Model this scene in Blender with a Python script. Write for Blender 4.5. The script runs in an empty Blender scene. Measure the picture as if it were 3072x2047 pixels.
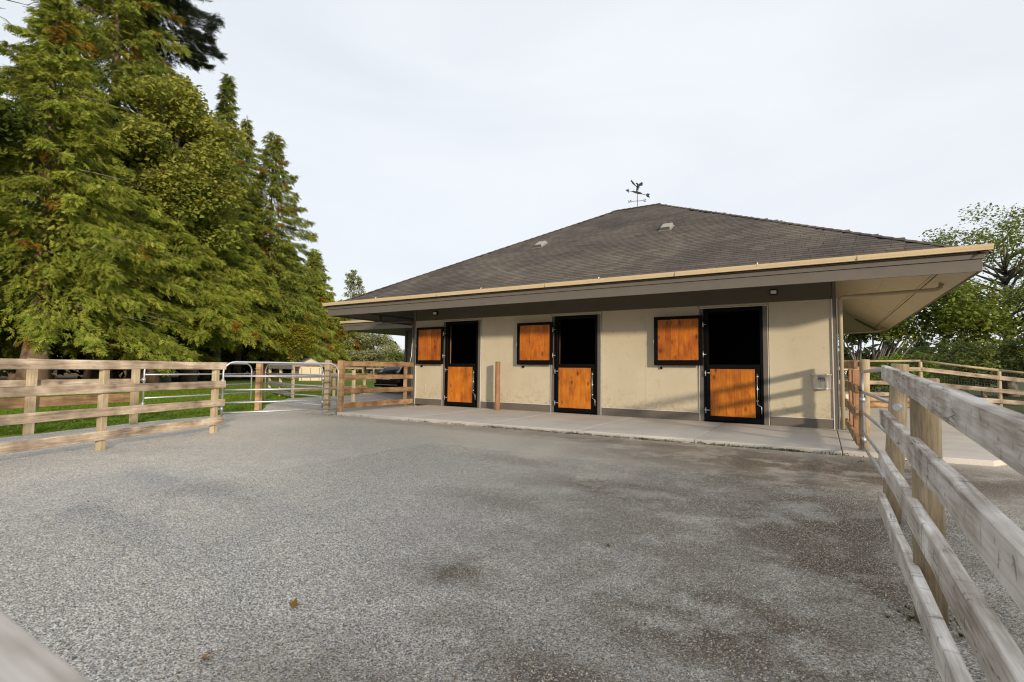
import bpy, math, random
import numpy as np
from mathutils import Vector, Matrix

random.seed(7)
C = bpy.context.scene.collection
scene = bpy.context.scene

# ------------------------------------------------------------------ camera, sky, sun, exposure
cam_d = bpy.data.cameras.new('camera')
cam_d.sensor_width = 36.0
cam_d.lens = 17.798
cam_d.clip_start = 0.02
cam_d.clip_end = 2500
cam_d.dof.use_dof = True
cam_d.dof.focus_distance = 9.0
cam_d.dof.aperture_fstop = 4.5
cam = bpy.data.objects.new('camera', cam_d)
C.objects.link(cam)
R_ = Vector((0.8532784, 0.52133906, 0.01102482))
U_ = Vector((0.01992913, -0.05373049, 0.99835658))
F_ = Vector((-0.52107465, 0.8516564, 0.0562369))
cam.matrix_world = Matrix(((R_.x, U_.x, -F_.x, 0), (R_.y, U_.y, -F_.y, 0), (R_.z, U_.z, -F_.z, 1.32), (0, 0, 0, 1)))
scene.camera = cam

SUN = Vector((2.98, -2.055, 0.735)).normalized()
world = bpy.data.worlds.new('World')
scene.world = world
world.use_nodes = True
wn, wl = world.node_tree.nodes, world.node_tree.links
wn.clear()
sky = wn.new('ShaderNodeTexSky')
sky.sky_type = 'NISHITA'
sky.sun_disc = False
sky.sun_elevation = math.radians(11.5)
sky.sun_rotation = math.radians(124.6)
sky.altitude = 50
tc = wn.new('ShaderNodeTexCoord')
mp = wn.new('ShaderNodeMapping')
mp.inputs['Scale'].default_value = (1.0, 1.0, 3.2)
mp.inputs['Rotation'].default_value = (0.25, -0.2, 0.6)
nz = wn.new('ShaderNodeTexNoise')
nz.inputs['Scale'].default_value = 1.3
nz.inputs['Detail'].default_value = 5
nz.inputs['Roughness'].default_value = 0.5
nz.inputs['Distortion'].default_value = 0.6
rmp = wn.new('ShaderNodeMapRange')
rmp.inputs['From Min'].default_value = 0.30
rmp.inputs['From Max'].default_value = 0.70
rmp.inputs['To Min'].default_value = 0.80
rmp.inputs['To Max'].default_value = 0.99
cl = wn.new('ShaderNodeMixRGB')
cl.inputs[2].default_value = (8.1, 8.45, 8.9, 1)
bgn = wn.new('ShaderNodeBackground')
bgn.inputs['Strength'].default_value = 0.1
wo = wn.new('ShaderNodeOutputWorld')
wl.new(tc.outputs['Generated'], mp.inputs['Vector'])
wl.new(mp.outputs['Vector'], nz.inputs['Vector'])
wl.new(nz.outputs['Fac'], rmp.inputs['Value'])
wl.new(rmp.outputs['Result'], cl.inputs['Fac'])
wl.new(sky.outputs['Color'], cl.inputs[1])
wl.new(cl.outputs['Color'], bgn.inputs['Color'])
wl.new(bgn.outputs['Background'], wo.inputs['Surface'])

sun_d = bpy.data.lights.new('sun', 'SUN')
sun_d.energy = 3.6
sun_d.angle = math.radians(2.8)
sun_d.color = (1.0, 0.84, 0.64)
sun = bpy.data.objects.new('sun', sun_d)
C.objects.link(sun)
sun.rotation_euler = SUN.to_track_quat('Z', 'Y').to_euler()

scene.view_settings.view_transform = 'Standard'
scene.view_settings.look = 'None'
scene.view_settings.exposure = 0.2
scene.view_settings.gamma = 1.0
scene.view_settings.use_curve_mapping = False
scene.cycles.use_denoising = True
scene.cycles.denoiser = 'OPENIMAGEDENOISE'
scene.cycles.denoising_input_passes = 'RGB_ALBEDO_NORMAL'
scene.cycles.denoising_prefilter = 'ACCURATE'
scene.cycles.use_adaptive_sampling = False
scene.cycles.sample_clamp_indirect = 3.0
scene.cycles.filter_width = 1.15

# ------------------------------------------------------------------ helpers
WM = {}


def link(o, parent=None, M=None):
    M = M or Matrix.Identity(4)
    C.objects.link(o)
    if parent is not None:
        o.parent = parent
        o.matrix_parent_inverse = WM[parent].inverted()
    o.matrix_basis = M
    WM[o] = M
    return o


def thing(name, label, cat, loc=(0, 0, 0), rotz=0.0, group=None):
    o = bpy.data.objects.new(name, None)
    o.empty_display_size = 0.2
    link(o, None, Matrix.Translation(loc) @ Matrix.Rotation(rotz, 4, 'Z'))
    o['label'] = label
    o['category'] = cat
    if group:
        o['group'] = group
    return o


def tag(o, label, cat, group=None):
    o['label'] = label
    o['category'] = cat
    if group:
        o['group'] = group
    return o


class MB:
    def __init__(s):
        s.v, s.f, s.m, s.sm = [], [], [], False

    def box(s, x0, x1, y0, y1, z0, z1, mi=0, M=None):
        b = len(s.v)
        p = [(x0, y0, z0), (x1, y0, z0), (x1, y1, z0), (x0, y1, z0), (x0, y0, z1), (x1, y0, z1), (x1, y1, z1), (x0, y1, z1)]
        if M is not None:
            p = [tuple(M @ Vector(q)) for q in p]
        s.v += p
        for q in ((3, 2, 1, 0), (4, 5, 6, 7), (0, 1, 5, 4), (1, 2, 6, 5), (2, 3, 7, 6), (3, 0, 4, 7)):
            s.f.append(tuple(b + i for i in q))
            s.m.append(mi)
        return s

    def tube(s, pts, r, n=10, closed=False, mi=0):
        pts = [Vector(p) for p in pts]
        N = len(pts)
        rs = r if isinstance(r, (list, tuple)) else [r] * N
        up = None
        b = len(s.v)
        for i, p in enumerate(pts):
            if closed:
                t = (pts[(i + 1) % N] - pts[i - 1])
            else:
                t = pts[min(i + 1, N - 1)] - pts[max(i - 1, 0)]
            t.normalize()
            if up is None:
                a = Vector((0, 0, 1)) if abs(t.z) < 0.9 else Vector((1, 0, 0))
                up = (a - t * a.dot(t)).normalized()
            else:
                up = up - t * up.dot(t)
                if up.length < 1e-5:
                    up = t.orthogonal()
                up.normalize()
            w = t.cross(up)
            for k in range(n):
                an = 2 * math.pi * k / n
                s.v.append(tuple(p + (up * math.cos(an) + w * math.sin(an)) * rs[i]))
        rng = N if closed else N - 1
        for i in range(rng):
            j = (i + 1) % N
            for k in range(n):
                k2 = (k + 1) % n
                s.f.append((b + i * n + k, b + i * n + k2, b + j * n + k2, b + j * n + k))
                s.m.append(mi)
        if not closed:
            s.f.append(tuple(b + k for k in range(n))[::-1])
            s.m.append(mi)
            s.f.append(tuple(b + (N - 1) * n + k for k in range(n)))
            s.m.append(mi)
        s.sm = True
        return s

    def poly(s, pts, mi=0):
        b = len(s.v)
        s.v += [tuple(p) for p in pts]
        s.f.append(tuple(range(b, b + len(pts))))
        s.m.append(mi)
        return s

    def prism(s, prof, a, b_, axis='x', mi=0):
        """closed 2-D profile extruded along an axis from a to b_"""
        n = len(prof)
        b = len(s.v)
        for q in (a, b_):
            for (u, w) in prof:
                s.v.append((q, u, w) if axis == 'x' else ((u, q, w) if axis == 'y' else (u, w, q)))
        for k in range(n):
            k2 = (k + 1) % n
            s.f.append((b + k, b + k2, b + n + k2, b + n + k))
            s.m.append(mi)
        s.f.append(tuple(b + k for k in range(n))[::-1])
        s.m.append(mi)
        s.f.append(tuple(b + n + k for k in range(n)))
        s.m.append(mi)
        return s

    def mesh(s, name, mats):
        me = bpy.data.meshes.new(name)
        me.from_pydata(s.v, [], s.f)
        for m in (mats if isinstance(mats, (list, tuple)) else [mats]):
            me.materials.append(m)
        if any(s.m):
            me.polygons.foreach_set('material_index', s.m)
        if s.sm:
            me.polygons.foreach_set('use_smooth', [len(f) == 4 for f in s.f])
        me.update()
        return me

    def obj(s, name, mats, parent=None, M=None, bevel=0.0):
        o = bpy.data.objects.new(name, s.mesh(name, mats))
        link(o, parent, M)
        if bevel:
            md = o.modifiers.new('bevel', 'BEVEL')
            md.width = bevel
            md.segments = 1
            md.limit_method = 'ANGLE'
        return o


def frame(a, b):
    """matrix with local x from a to b (origin at the middle), z as upright as it goes"""
    a, b = Vector(a), Vector(b)
    x = (b - a).normalized()
    y = Vector((0, 0, 1)).cross(x).normalized()
    z = x.cross(y)
    M = Matrix((x, y, z)).transposed().to_4x4()
    M.translation = (a + b) / 2
    return M


def board_mesh(L, t, h, mat, rough=0.004, seed=0, seg=6, cham=0.006):
    """rough sawn board, local x along its length, eight-sided section"""
    rg = random.Random(seed)
    s = MB()
    n = 8
    for i in range(seg + 1):
        x = -L / 2 + L * i / seg
        dy, dz = rg.uniform(-rough, rough), rg.uniform(-rough, rough)
        hh = h / 2 + rg.uniform(-rough, rough) * 0.7
        tt = t / 2
        c = cham
        for (y, z) in ((-tt + c, -hh), (tt - c, -hh), (tt, -hh + c), (tt, hh - c), (tt - c, hh), (-tt + c, hh), (-tt, hh - c), (-tt, -hh + c)):
            s.v.append((x + (rg.uniform(-0.008, 0.008) if i in (0, seg) else 0), y + dy, z + dz))
    for i in range(seg):
        for k in range(n):
            k2 = (k + 1) % n
            s.f.append((i * n + k, (i + 1) * n + k, (i + 1) * n + k2, i * n + k2))
            s.m.append(0)
    s.f.append(tuple(range(n)))
    s.f.append(tuple(range(seg * n, seg * n + n))[::-1])
    s.m += [0, 0]
    return s.mesh('board', mat)


def board(parent, a, b, t, h, mat, name='board', seed=0, rough=0.004):
    L = (Vector(b) - Vector(a)).length
    o = bpy.data.objects.new(name, board_mesh(L, t, h, mat, rough, seed))
    return link(o, parent, frame(a, b))


def round_post(parent, base, top, r, mat, name='post', seed=0):
    rg = random.Random(seed)
    a, b = Vector(base), Vector(top)
    s = MB()
    n = 14
    pts = [a + (b - a) * k / 5 for k in range(6)]
    rs = [r * (1.04 - 0.02 * k + rg.uniform(-0.03, 0.03)) for k in range(6)]
    pts.append(b + (b - a).normalized() * 0.008)
    rs.append(r * 0.88)
    L = (b - a).length
    M = Matrix.Translation(a)
    s.tube([p - a for p in pts], rs, n)
    return s.obj(name, mat, parent, M)


def square_post(parent, base, h, wx, wy, mat, name='post', rotz=0.0):
    s = MB().box(-wx / 2, wx / 2, -wy / 2, wy / 2, -0.1, h)
    return s.obj(name, mat, parent, Matrix.Translation(base) @ Matrix.Rotation(rotz, 4, 'Z'), bevel=0.008)


# ------------------------------------------------------------------ materials
def mat_new(name):
    m = bpy.data.materials.new(name)
    m.use_nodes = True
    n, l = m.node_tree.nodes, m.node_tree.links
    return m, n, l, n['Principled BSDF']


def N(n, typ, **kw):
    d = n.new('ShaderNode' + typ)
    for k, v in kw.items():
        if k in d.inputs:
            d.inputs[k].default_value = v
        else:
            setattr(d, k, v)
    return d


def ramp(n, stops):
    r = n.new('ShaderNodeValToRGB')
    e = r.color_ramp.elements
    while len(e) < len(stops):
        e.new(0.5)
    for el, (p, c) in zip(e, stops):
        el.position = p
        el.color = (*c, 1) if len(c) == 3 else c
    return r


def flat(name, col, rough=0.6, metal=0.0, var=0.12, scale=6.0, bump=0.0, bscale=60.0):
    """one colour broken up by two scales of noise"""
    m, n, l, p = mat_new(name)
    co = N(n, 'TexCoord')
    a = N(n, 'TexNoise', Scale=scale, Detail=6.0, Roughness=0.65)
    l.new(co.outputs['Object'], a.inputs['Vector'])
    r = ramp(n, [(0.25, tuple(c * (1 - var) for c in col)), (0.75, tuple(min(1, c * (1 + var)) for c in col))])
    l.new(a.outputs['Fac'], r.inputs['Fac'])
    l.new(r.outputs['Color'], p.inputs['Base Color'])
    p.inputs['Roughness'].default_value = rough
    p.inputs['Metallic'].default_value = metal
    if bump:
        b = N(n, 'TexNoise', Scale=bscale, Detail=4.0)
        l.new(co.outputs['Object'], b.inputs['Vector'])
        bp = N(n, 'Bump', Strength=bump, Distance=0.01)
        l.new(b.outputs['Fac'], bp.inputs['Height'])
        l.new(bp.outputs['Normal'], p.inputs['Normal'])
    return m


def wood(name, lo, mid, hi, axis='x', grain=22.0, crack=0.35, knots=0.5, rough=0.85, tone=0.16, crackcol=None, blotch=0.5, crosscrack=0.0, knotscale=3.2, knotsize=1.0):
    """sawn timber: stretched grain, knots, drying cracks, a tone of its own for every piece"""
    m, n, l, p = mat_new(name)
    co = N(n, 'TexCoord')
    oi = N(n, 'ObjectInfo')
    add = N(n, 'VectorMath', operation='MULTIPLY_ADD')
    l.new(oi.outputs['Random'], add.inputs[0])
    add.inputs[1].default_value = (37.0, 53.0, 71.0)
    l.new(co.outputs['Object'], add.inputs[2])
    sc = {'x': (0.06, 1, 1), 'y': (1, 0.06, 1), 'z': (1, 1, 0.06)}[axis]
    mp = N(n, 'Mapping')
    mp.inputs['Scale'].default_value = tuple(q * grain for q in sc)
    l.new(add.outputs[0], mp.inputs['Vector'])
    g = N(n, 'TexNoise', Scale=1.0, Detail=8.0, Roughness=0.7, Distortion=0.6)
    l.new(mp.outputs['Vector'], g.inputs['Vector'])
    g2 = N(n, 'TexNoise', Scale=4.5, Detail=5.0, Roughness=0.6)
    l.new(mp.outputs['Vector'], g2.inputs['Vector'])
    bl = N(n, 'TexNoise', Scale=2.4, Detail=3.0)
    l.new(add.outputs[0], bl.inputs['Vector'])
    mx = N(n, 'Math', operation='MULTIPLY_ADD')
    l.new(bl.outputs['Fac'], mx.inputs[0])
    mx.inputs[1].default_value = blotch
    gg = N(n, 'Math', operation='MULTIPLY_ADD')
    l.new(g2.outputs['Fac'], gg.inputs[0])
    gg.inputs[1].default_value = 0.45
    gs = N(n, 'Math', operation='MULTIPLY')
    l.new(g.outputs['Fac'], gs.inputs[0])
    gs.inputs[1].default_value = 0.75
    l.new(gs.outputs[0], gg.inputs[2])
    gsub = N(n, 'Math', operation='SUBTRACT')
    l.new(gg.outputs[0], gsub.inputs[0])
    gsub.inputs[1].default_value = 0.12 + blotch * 0.5
    l.new(gsub.outputs[0], mx.inputs[2])
    r = ramp(n, [(0.22, lo), (0.5, mid), (0.75, hi)])
    l.new(mx.outputs[0], r.inputs['Fac'])
    col = r.outputs['Color']
    ck = crackcol or tuple(c * 0.25 for c in lo)
    if knots:
        v = N(n, 'TexVoronoi', Scale=knotscale)
        mk = N(n, 'Mapping')
        mk.inputs['Scale'].default_value = {'x': (0.55, 1, 1), 'y': (1, 0.55, 1), 'z': (1, 1, 0.55)}[axis]
        l.new(add.outputs[0], mk.inputs['Vector'])
        l.new(mk.outputs['Vector'], v.inputs['Vector'])
        kr = ramp(n, [(0.0, (1, 1, 1)), (0.075 * knotsize, (0.5, 0.5, 0.5)), (0.13 * knotsize, (0, 0, 0))])
        l.new(v.outputs['Distance'], kr.inputs['Fac'])
        km = N(n, 'Math', operation='MULTIPLY')
        l.new(kr.outputs['Color'], km.inputs[0])
        km.inputs[1].default_value = knots
        mk2 = N(n, 'MixRGB')
        l.new(km.outputs[0], mk2.inputs[0])
        l.new(col, mk2.inputs[1])
        mk2.inputs[2].default_value = (*ck, 1)
        col = mk2.outputs[0]
    cr = N(n, 'TexNoise', Scale=1.6, Detail=2.0, Distortion=0.3)
    l.new(mp.outputs['Vector'], cr.inputs['Vector'])
    crr = ramp(n, [(0.485, (0, 0, 0)), (0.5, (1, 1, 1)), (0.515, (0, 0, 0))])
    l.new(cr.outputs['Fac'], crr.inputs['Fac'])
    gate = N(n, 'TexNoise', Scale=3.0, Detail=1.0)
    l.new(add.outputs[0], gate.inputs['Vector'])
    gr = ramp(n, [(0.5, (0, 0, 0)), (0.62, (1, 1, 1))])
    l.new(gate.outputs['Fac'], gr.inputs['Fac'])
    cm = N(n, 'Math', operation='MULTIPLY')
    l.new(crr.outputs['Color'], cm.inputs[0])
    l.new(gr.outputs['Color'], cm.inputs[1])
    cmm = N(n, 'Math', operation='MULTIPLY')
    l.new(cm.outputs[0], cmm.inputs[0])
    cmm.inputs[1].default_value = crack
    m2 = N(n, 'MixRGB')
    l.new(cmm.outputs[0], m2.inputs[0])
    l.new(col, m2.inputs[1])
    m2.inputs[2].default_value = (*ck, 1)
    col = m2.outputs[0]
    hgt = cmm.outputs[0]
    if crosscrack:
        # short dark checks that run across the board
        mc = N(n, 'Mapping')
        mc.inputs['Scale'].default_value = (8.0, 2.0, 4.2)
        l.new(add.outputs[0], mc.inputs['Vector'])
        vc = N(n, 'TexNoise', Scale=1.5, Detail=4.0, Distortion=2.2)
        l.new(mc.outputs['Vector'], vc.inputs['Vector'])
        vr = ramp(n, [(0.62, (0, 0, 0)), (0.69, (1, 1, 1))])
        l.new(vc.outputs['Fac'], vr.inputs['Fac'])
        vm = N(n, 'Math', operation='MULTIPLY')
        l.new(vr.outputs['Color'], vm.inputs[0])
        vm.inputs[1].default_value = crosscrack
        m3 = N(n, 'MixRGB')
        l.new(vm.outputs[0], m3.inputs[0])
        l.new(col, m3.inputs[1])
        m3.inputs[2].default_value = (*ck, 1)
        col = m3.outputs[0]
        hm = N(n, 'Math', operation='MAXIMUM')
        l.new(vm.outputs[0], hm.inputs[0])
        l.new(hgt, hm.inputs[1])
        hgt = hm.outputs[0]
    hs = N(n, 'HueSaturation')
    vv = N(n, 'MapRange')
    vv.inputs['To Min'].default_value = 1 - tone
    vv.inputs['To Max'].default_value = 1 + tone
    l.new(oi.outputs['Random'], vv.inputs['Value'])
    l.new(vv.outputs['Result'], hs.inputs['Value'])
    l.new(col, hs.inputs['Color'])
    l.new(hs.outputs['Color'], p.inputs['Base Color'])
    p.inputs['Roughness'].default_value = rough
    p.inputs['Specular IOR Level'].default_value = 0.3
    hh = N(n, 'Math', operation='SUBTRACT')
    l.new(gg.outputs[0], hh.inputs[0])
    l.new(hgt, hh.inputs[1])
    bp = N(n, 'Bump', Strength=0.45, Distance=0.004)
    l.new(hh.outputs[0], bp.inputs['Height'])
    l.new(bp.outputs['Normal'], p.inputs['Normal'])
    return m


def leafmat(name, transl=0.35, gloss=0.0):
    """colour from the leaves' own tint attribute"""
    m = bpy.data.materials.new(name)
    m.use_nodes = True
    n, l = m.node_tree.nodes, m.node_tree.links
    n.clear()
    at = N(n, 'Attribute', attribute_name='tint')
    d = N(n, 'BsdfDiffuse')
    t = N(n, 'BsdfTranslucent')
    mix = N(n, 'MixShader')
    mix.inputs[0].default_value = transl
    o = N(n, 'OutputMaterial')
    l.new(at.outputs['Color'], d.inputs['Color'])
    l.new(at.outputs['Color'], t.inputs['Color'])
    l.new(d.outputs[0], mix.inputs[1])
    l.new(t.outputs[0], mix.inputs[2])
    l.new(mix.outputs[0], o.inputs['Surface'])
    return m


m_taupe = flat('taupe paint', (0.118, 0.102, 0.082), 0.55, 0, 0.10, 3.0, 0.08, 90)
m_frieze_and_shade = flat('dark taupe paint and soffit shade', (0.10, 0.086, 0.066), 0.6, 0, 0.08, 3.0)
m_black = flat('black powder coated steel', (0.0025, 0.0025, 0.0028), 0.55, 0, 0.3, 30.0)
m_black.node_tree.nodes['Principled BSDF'].inputs['Specular IOR Level'].default_value = 0.1
m_white_strip = flat('pale flashing', (0.62, 0.60, 0.55), 0.4, 0.2, 0.08, 12)
m_galv = flat('galvanised steel', (0.50, 0.52, 0.54), 0.42, 0.75, 0.14, 14.0)
m_stain = flat('stainless steel', (0.80, 0.785, 0.76), 0.28, 0.8, 0.05, 8.0)
m_gutter = flat('tan gutter paint', (0.60, 0.47, 0.285), 0.45, 0, 0.07, 2.5)
m_pipe = flat('tan pipe paint', (0.40, 0.33, 0.21), 0.45, 0, 0.05, 4.0)
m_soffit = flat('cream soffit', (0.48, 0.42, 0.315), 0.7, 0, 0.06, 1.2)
m_vent = flat('grey vent', (0.29, 0.28, 0.265), 0.55, 0, 0.15, 20)
m_ventmouth = flat('mossy vent mouth', (0.075, 0.075, 0.045), 0.8)
m_rubber = flat('black rubber', (0.012, 0.012, 0.012), 0.8)
m_stall_shade = flat('stall shade colour', (0.012, 0.010, 0.008), 0.9)  # near-black stall walls: the unlit interior is put into their colour
m_wire = flat('dark wire', (0.10, 0.11, 0.10), 0.5, 0.6)
m_iron = flat('dark iron', (0.018, 0.022, 0.028), 0.5, 0.3)
m_lens = flat('lamp lens', (0.75, 0.75, 0.72), 0.25)
m_label = flat('black print', (0.01, 0.01, 0.01), 0.4)
m_print = flat('white print', (0.75, 0.74, 0.72), 0.4)

m_fence = wood('sunbleached fence wood', (0.15, 0.115, 0.088), (0.40, 0.315, 0.23), (0.66, 0.565, 0.44), grain=15, crack=0.45, knots=0.75, blotch=1.1, tone=0.14)
m_fence_post = wood('fence post wood', (0.20, 0.16, 0.10), (0.40, 0.325, 0.21), (0.56, 0.475, 0.33), axis='z', crack=0.35, knots=0.5, blotch=0.9)
m_fence_warm = wood('brown fence wood', (0.12, 0.068, 0.035), (0.29, 0.18, 0.095), (0.47, 0.32, 0.18), grain=16, crack=0.4, knots=0.6, tone=0.22, blotch=1.0)
m_fence_grey = wood('old grey fence wood', (0.14, 0.115, 0.095), (0.27, 0.225, 0.185), (0.38, 0.32, 0.26), crack=0.4)
m_white_wood = wood('bleached white wood', (0.22, 0.175, 0.135), (0.57, 0.515, 0.455), (0.83, 0.79, 0.74), grain=20, crack=0.9, knots=0.6, tone=0.05, crackcol=(0.07, 0.058, 0.05), blotch=0.9, crosscrack=0.6, knotscale=2.2)
m_log = wood('peeled log', (0.16, 0.12, 0.075), (0.35, 0.275, 0.17), (0.51, 0.42, 0.285), axis='z', grain=34, crack=0.5, knots=0.25, blotch=0.8)
m_log_red = wood('reddish post', (0.16, 0.075, 0.035), (0.31, 0.165, 0.085), (0.44, 0.265, 0.15), axis='z', grain=30, crack=0.4)
m_door = wood('varnished pine', (0.24, 0.052, 0.005), (0.47, 0.145, 0.009), (0.62, 0.225, 0.018), axis='z', grain=30, crack=0.2, knots=0.95, rough=0.5, tone=0.15, crackcol=(0.06, 0.014, 0.003), blotch=0.7, knotscale=5.0, knotsize=1.9)
m_door_shaded = wood('varnished pine, redder', (0.20, 0.040, 0.004), (0.41, 0.112, 0.007), (0.56, 0.180, 0.013), axis='z', grain=30, crack=0.2, knots=0.95, rough=0.5, tone=0.15, crackcol=(0.06, 0.014, 0.003), blotch=0.7, knotscale=5.0, knotsize=1.9)  # darker copy for the upper leaves, eave shade put into the colour
m_bark = wood('cedar bark', (0.10, 0.065, 0.042), (0.20, 0.14, 0.095), (0.31, 0.235, 0.17), axis='z', grain=14, crack=0.6, knots=0.0)
m_bark_grey = wood('grey bark', (0.08, 0.07, 0.06), (0.16, 0.145, 0.125), (0.27, 0.25, 0.22), axis='z', grain=14, crack=0.5, knots=0.0)
m_leaf = leafmat('foliage', 0.35)


def wall_mat():
    m, n, l, p = mat_new('tan wall board')
    co = N(n, 'TexCoord')
    mp = N(n, 'Mapping')
    mp.inputs['Scale'].default_value = (34, 34, 0.7)
    l.new(co.outputs['Object'], mp.inputs['Vector'])
    g = N(n, 'TexNoise', Scale=1.0, Detail=7.0, Roughness=0.65, Distortion=0.8)
    l.new(mp.outputs['Vector'], g.inputs['Vector'])
    b = N(n, 'TexNoise', Scale=1.1, Detail=5.0, Roughness=0.6)
    l.new(co.outputs['Object'], b.inputs['Vector'])
    r = ramp(n, [(0.2, (0.46, 0.40, 0.285)), (0.8, (0.54, 0.475, 0.35))])
    l.new(b.outputs['Fac'], r.inputs['Fac'])
    # scuffs low on the wall
    s = N(n, 'TexNoise', Scale=5.0, Detail=6.0, Roughness=0.7)
    l.new(co.outputs['Object'], s.inputs['Vector'])
    sr = ramp(n, [(0.57, (0, 0, 0)), (0.74, (0.6, 0.6, 0.6))])
    l.new(s.outputs['Fac'], sr.inputs['Fac'])
    mx = N(n, 'MixRGB')
    l.new(sr.outputs['Color'], mx.inputs[0])
    l.new(r.outputs['Color'], mx.inputs[1])
    mx.inputs[2].default_value = (0.33, 0.25, 0.15, 1)
    sep = N(n, 'SeparateXYZ')
    l.new(co.outputs['Object'], sep.inputs[0])
    lowz = N(n, 'MapRange', interpolation_type='SMOOTHSTEP')
    lowz.inputs['From Min'].default_value = 0.95
    lowz.inputs['From Max'].default_value = 0.28
    l.new(sep.outputs['Z'], lowz.inputs['Value'])
    spl = N(n, 'TexNoise', Scale=9.0, Detail=8.0, Roughness=0.75)
    l.new(co.outputs['Object'], spl.inputs['Vector'])
    splr = ramp(n, [(0.48, (0, 0, 0)), (0.66, (0.75, 0.75, 0.75))])
    l.new(spl.outputs['Fac'], splr.inputs['Fac'])
    sm = N(n, 'Math', operation='MULTIPLY')
    l.new(splr.outputs['Color'], sm.inputs[0])
    l.new(lowz.outputs['Result'], sm.inputs[1])
    mx2 = N(n, 'MixRGB')
    l.new(sm.outputs[0], mx2.inputs[0])
    l.new(mx.outputs[0], mx2.inputs[1])
    mx2.inputs[2].default_value = (0.30, 0.245, 0.165, 1)
    l.new(mx2.outputs[0], p.inputs['Base Color'])
    p.inputs['Roughness'].default_value = 0.65
    bp = N(n, 'Bump', Strength=0.35, Distance=0.004)
    l.new(g.outputs['Fac'], bp.inputs['Height'])
    l.new(bp.outputs['Normal'], p.inputs['Normal'])
    return m


m_wall = wall_mat()


def shingle_mat():
    m, n, l, p = mat_new('asphalt shingle')
    co = N(n, 'TexCoord')
    geo = N(n, 'NewGeometry')
    at = N(n, 'Attribute', attribute_name='tint')
    b = N(n, 'TexNoise', Scale=0.55, Detail=5.0, Roughness=0.62)
    l.new(geo.outputs['Position'], b.inputs['Vector'])
    f = N(n, 'TexNoise', Scale=170.0, Detail=2.0)
    l.new(geo.outputs['Position'], f.inputs['Vector'])
    r = ramp(n, [(0.28, (0.062, 0.053, 0.048)), (0.5, (0.104, 0.089, 0.075)), (0.72, (0.148, 0.127, 0.101))])
    l.new(b.outputs['Fac'], r.inputs['Fac'])
    mu = N(n, 'MixRGB', blend_type='MULTIPLY')
    mu.inputs[0].default_value = 1.0
    l.new(r.outputs['Color'], mu.inputs[1])
    l.new(at.outputs['Color'], mu.inputs[2])
    gr = ramp(n, [(0.3, (0.72, 0.72, 0.72)), (0.7, (1.28, 1.28, 1.28))])
    l.new(f.outputs['Fac'], gr.inputs['Fac'])
    mu2 = N(n, 'MixRGB', blend_type='MULTIPLY')
    mu2.inputs[0].default_value = 1.0
    l.new(mu.outputs[0], mu2.inputs[1])
    l.new(gr.outputs['Color'], mu2.inputs[2])
    l.new(mu2.outputs[0], p.inputs['Base Color'])
    p.inputs['Roughness'].default_value = 0.9
    p.inputs['Specular IOR Level'].default_value = 0.2
    return m


m_shingle = shingle_mat()
m_asphalt = flat('cut shingle edge', (0.034, 0.029, 0.026), 0.9)


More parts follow.
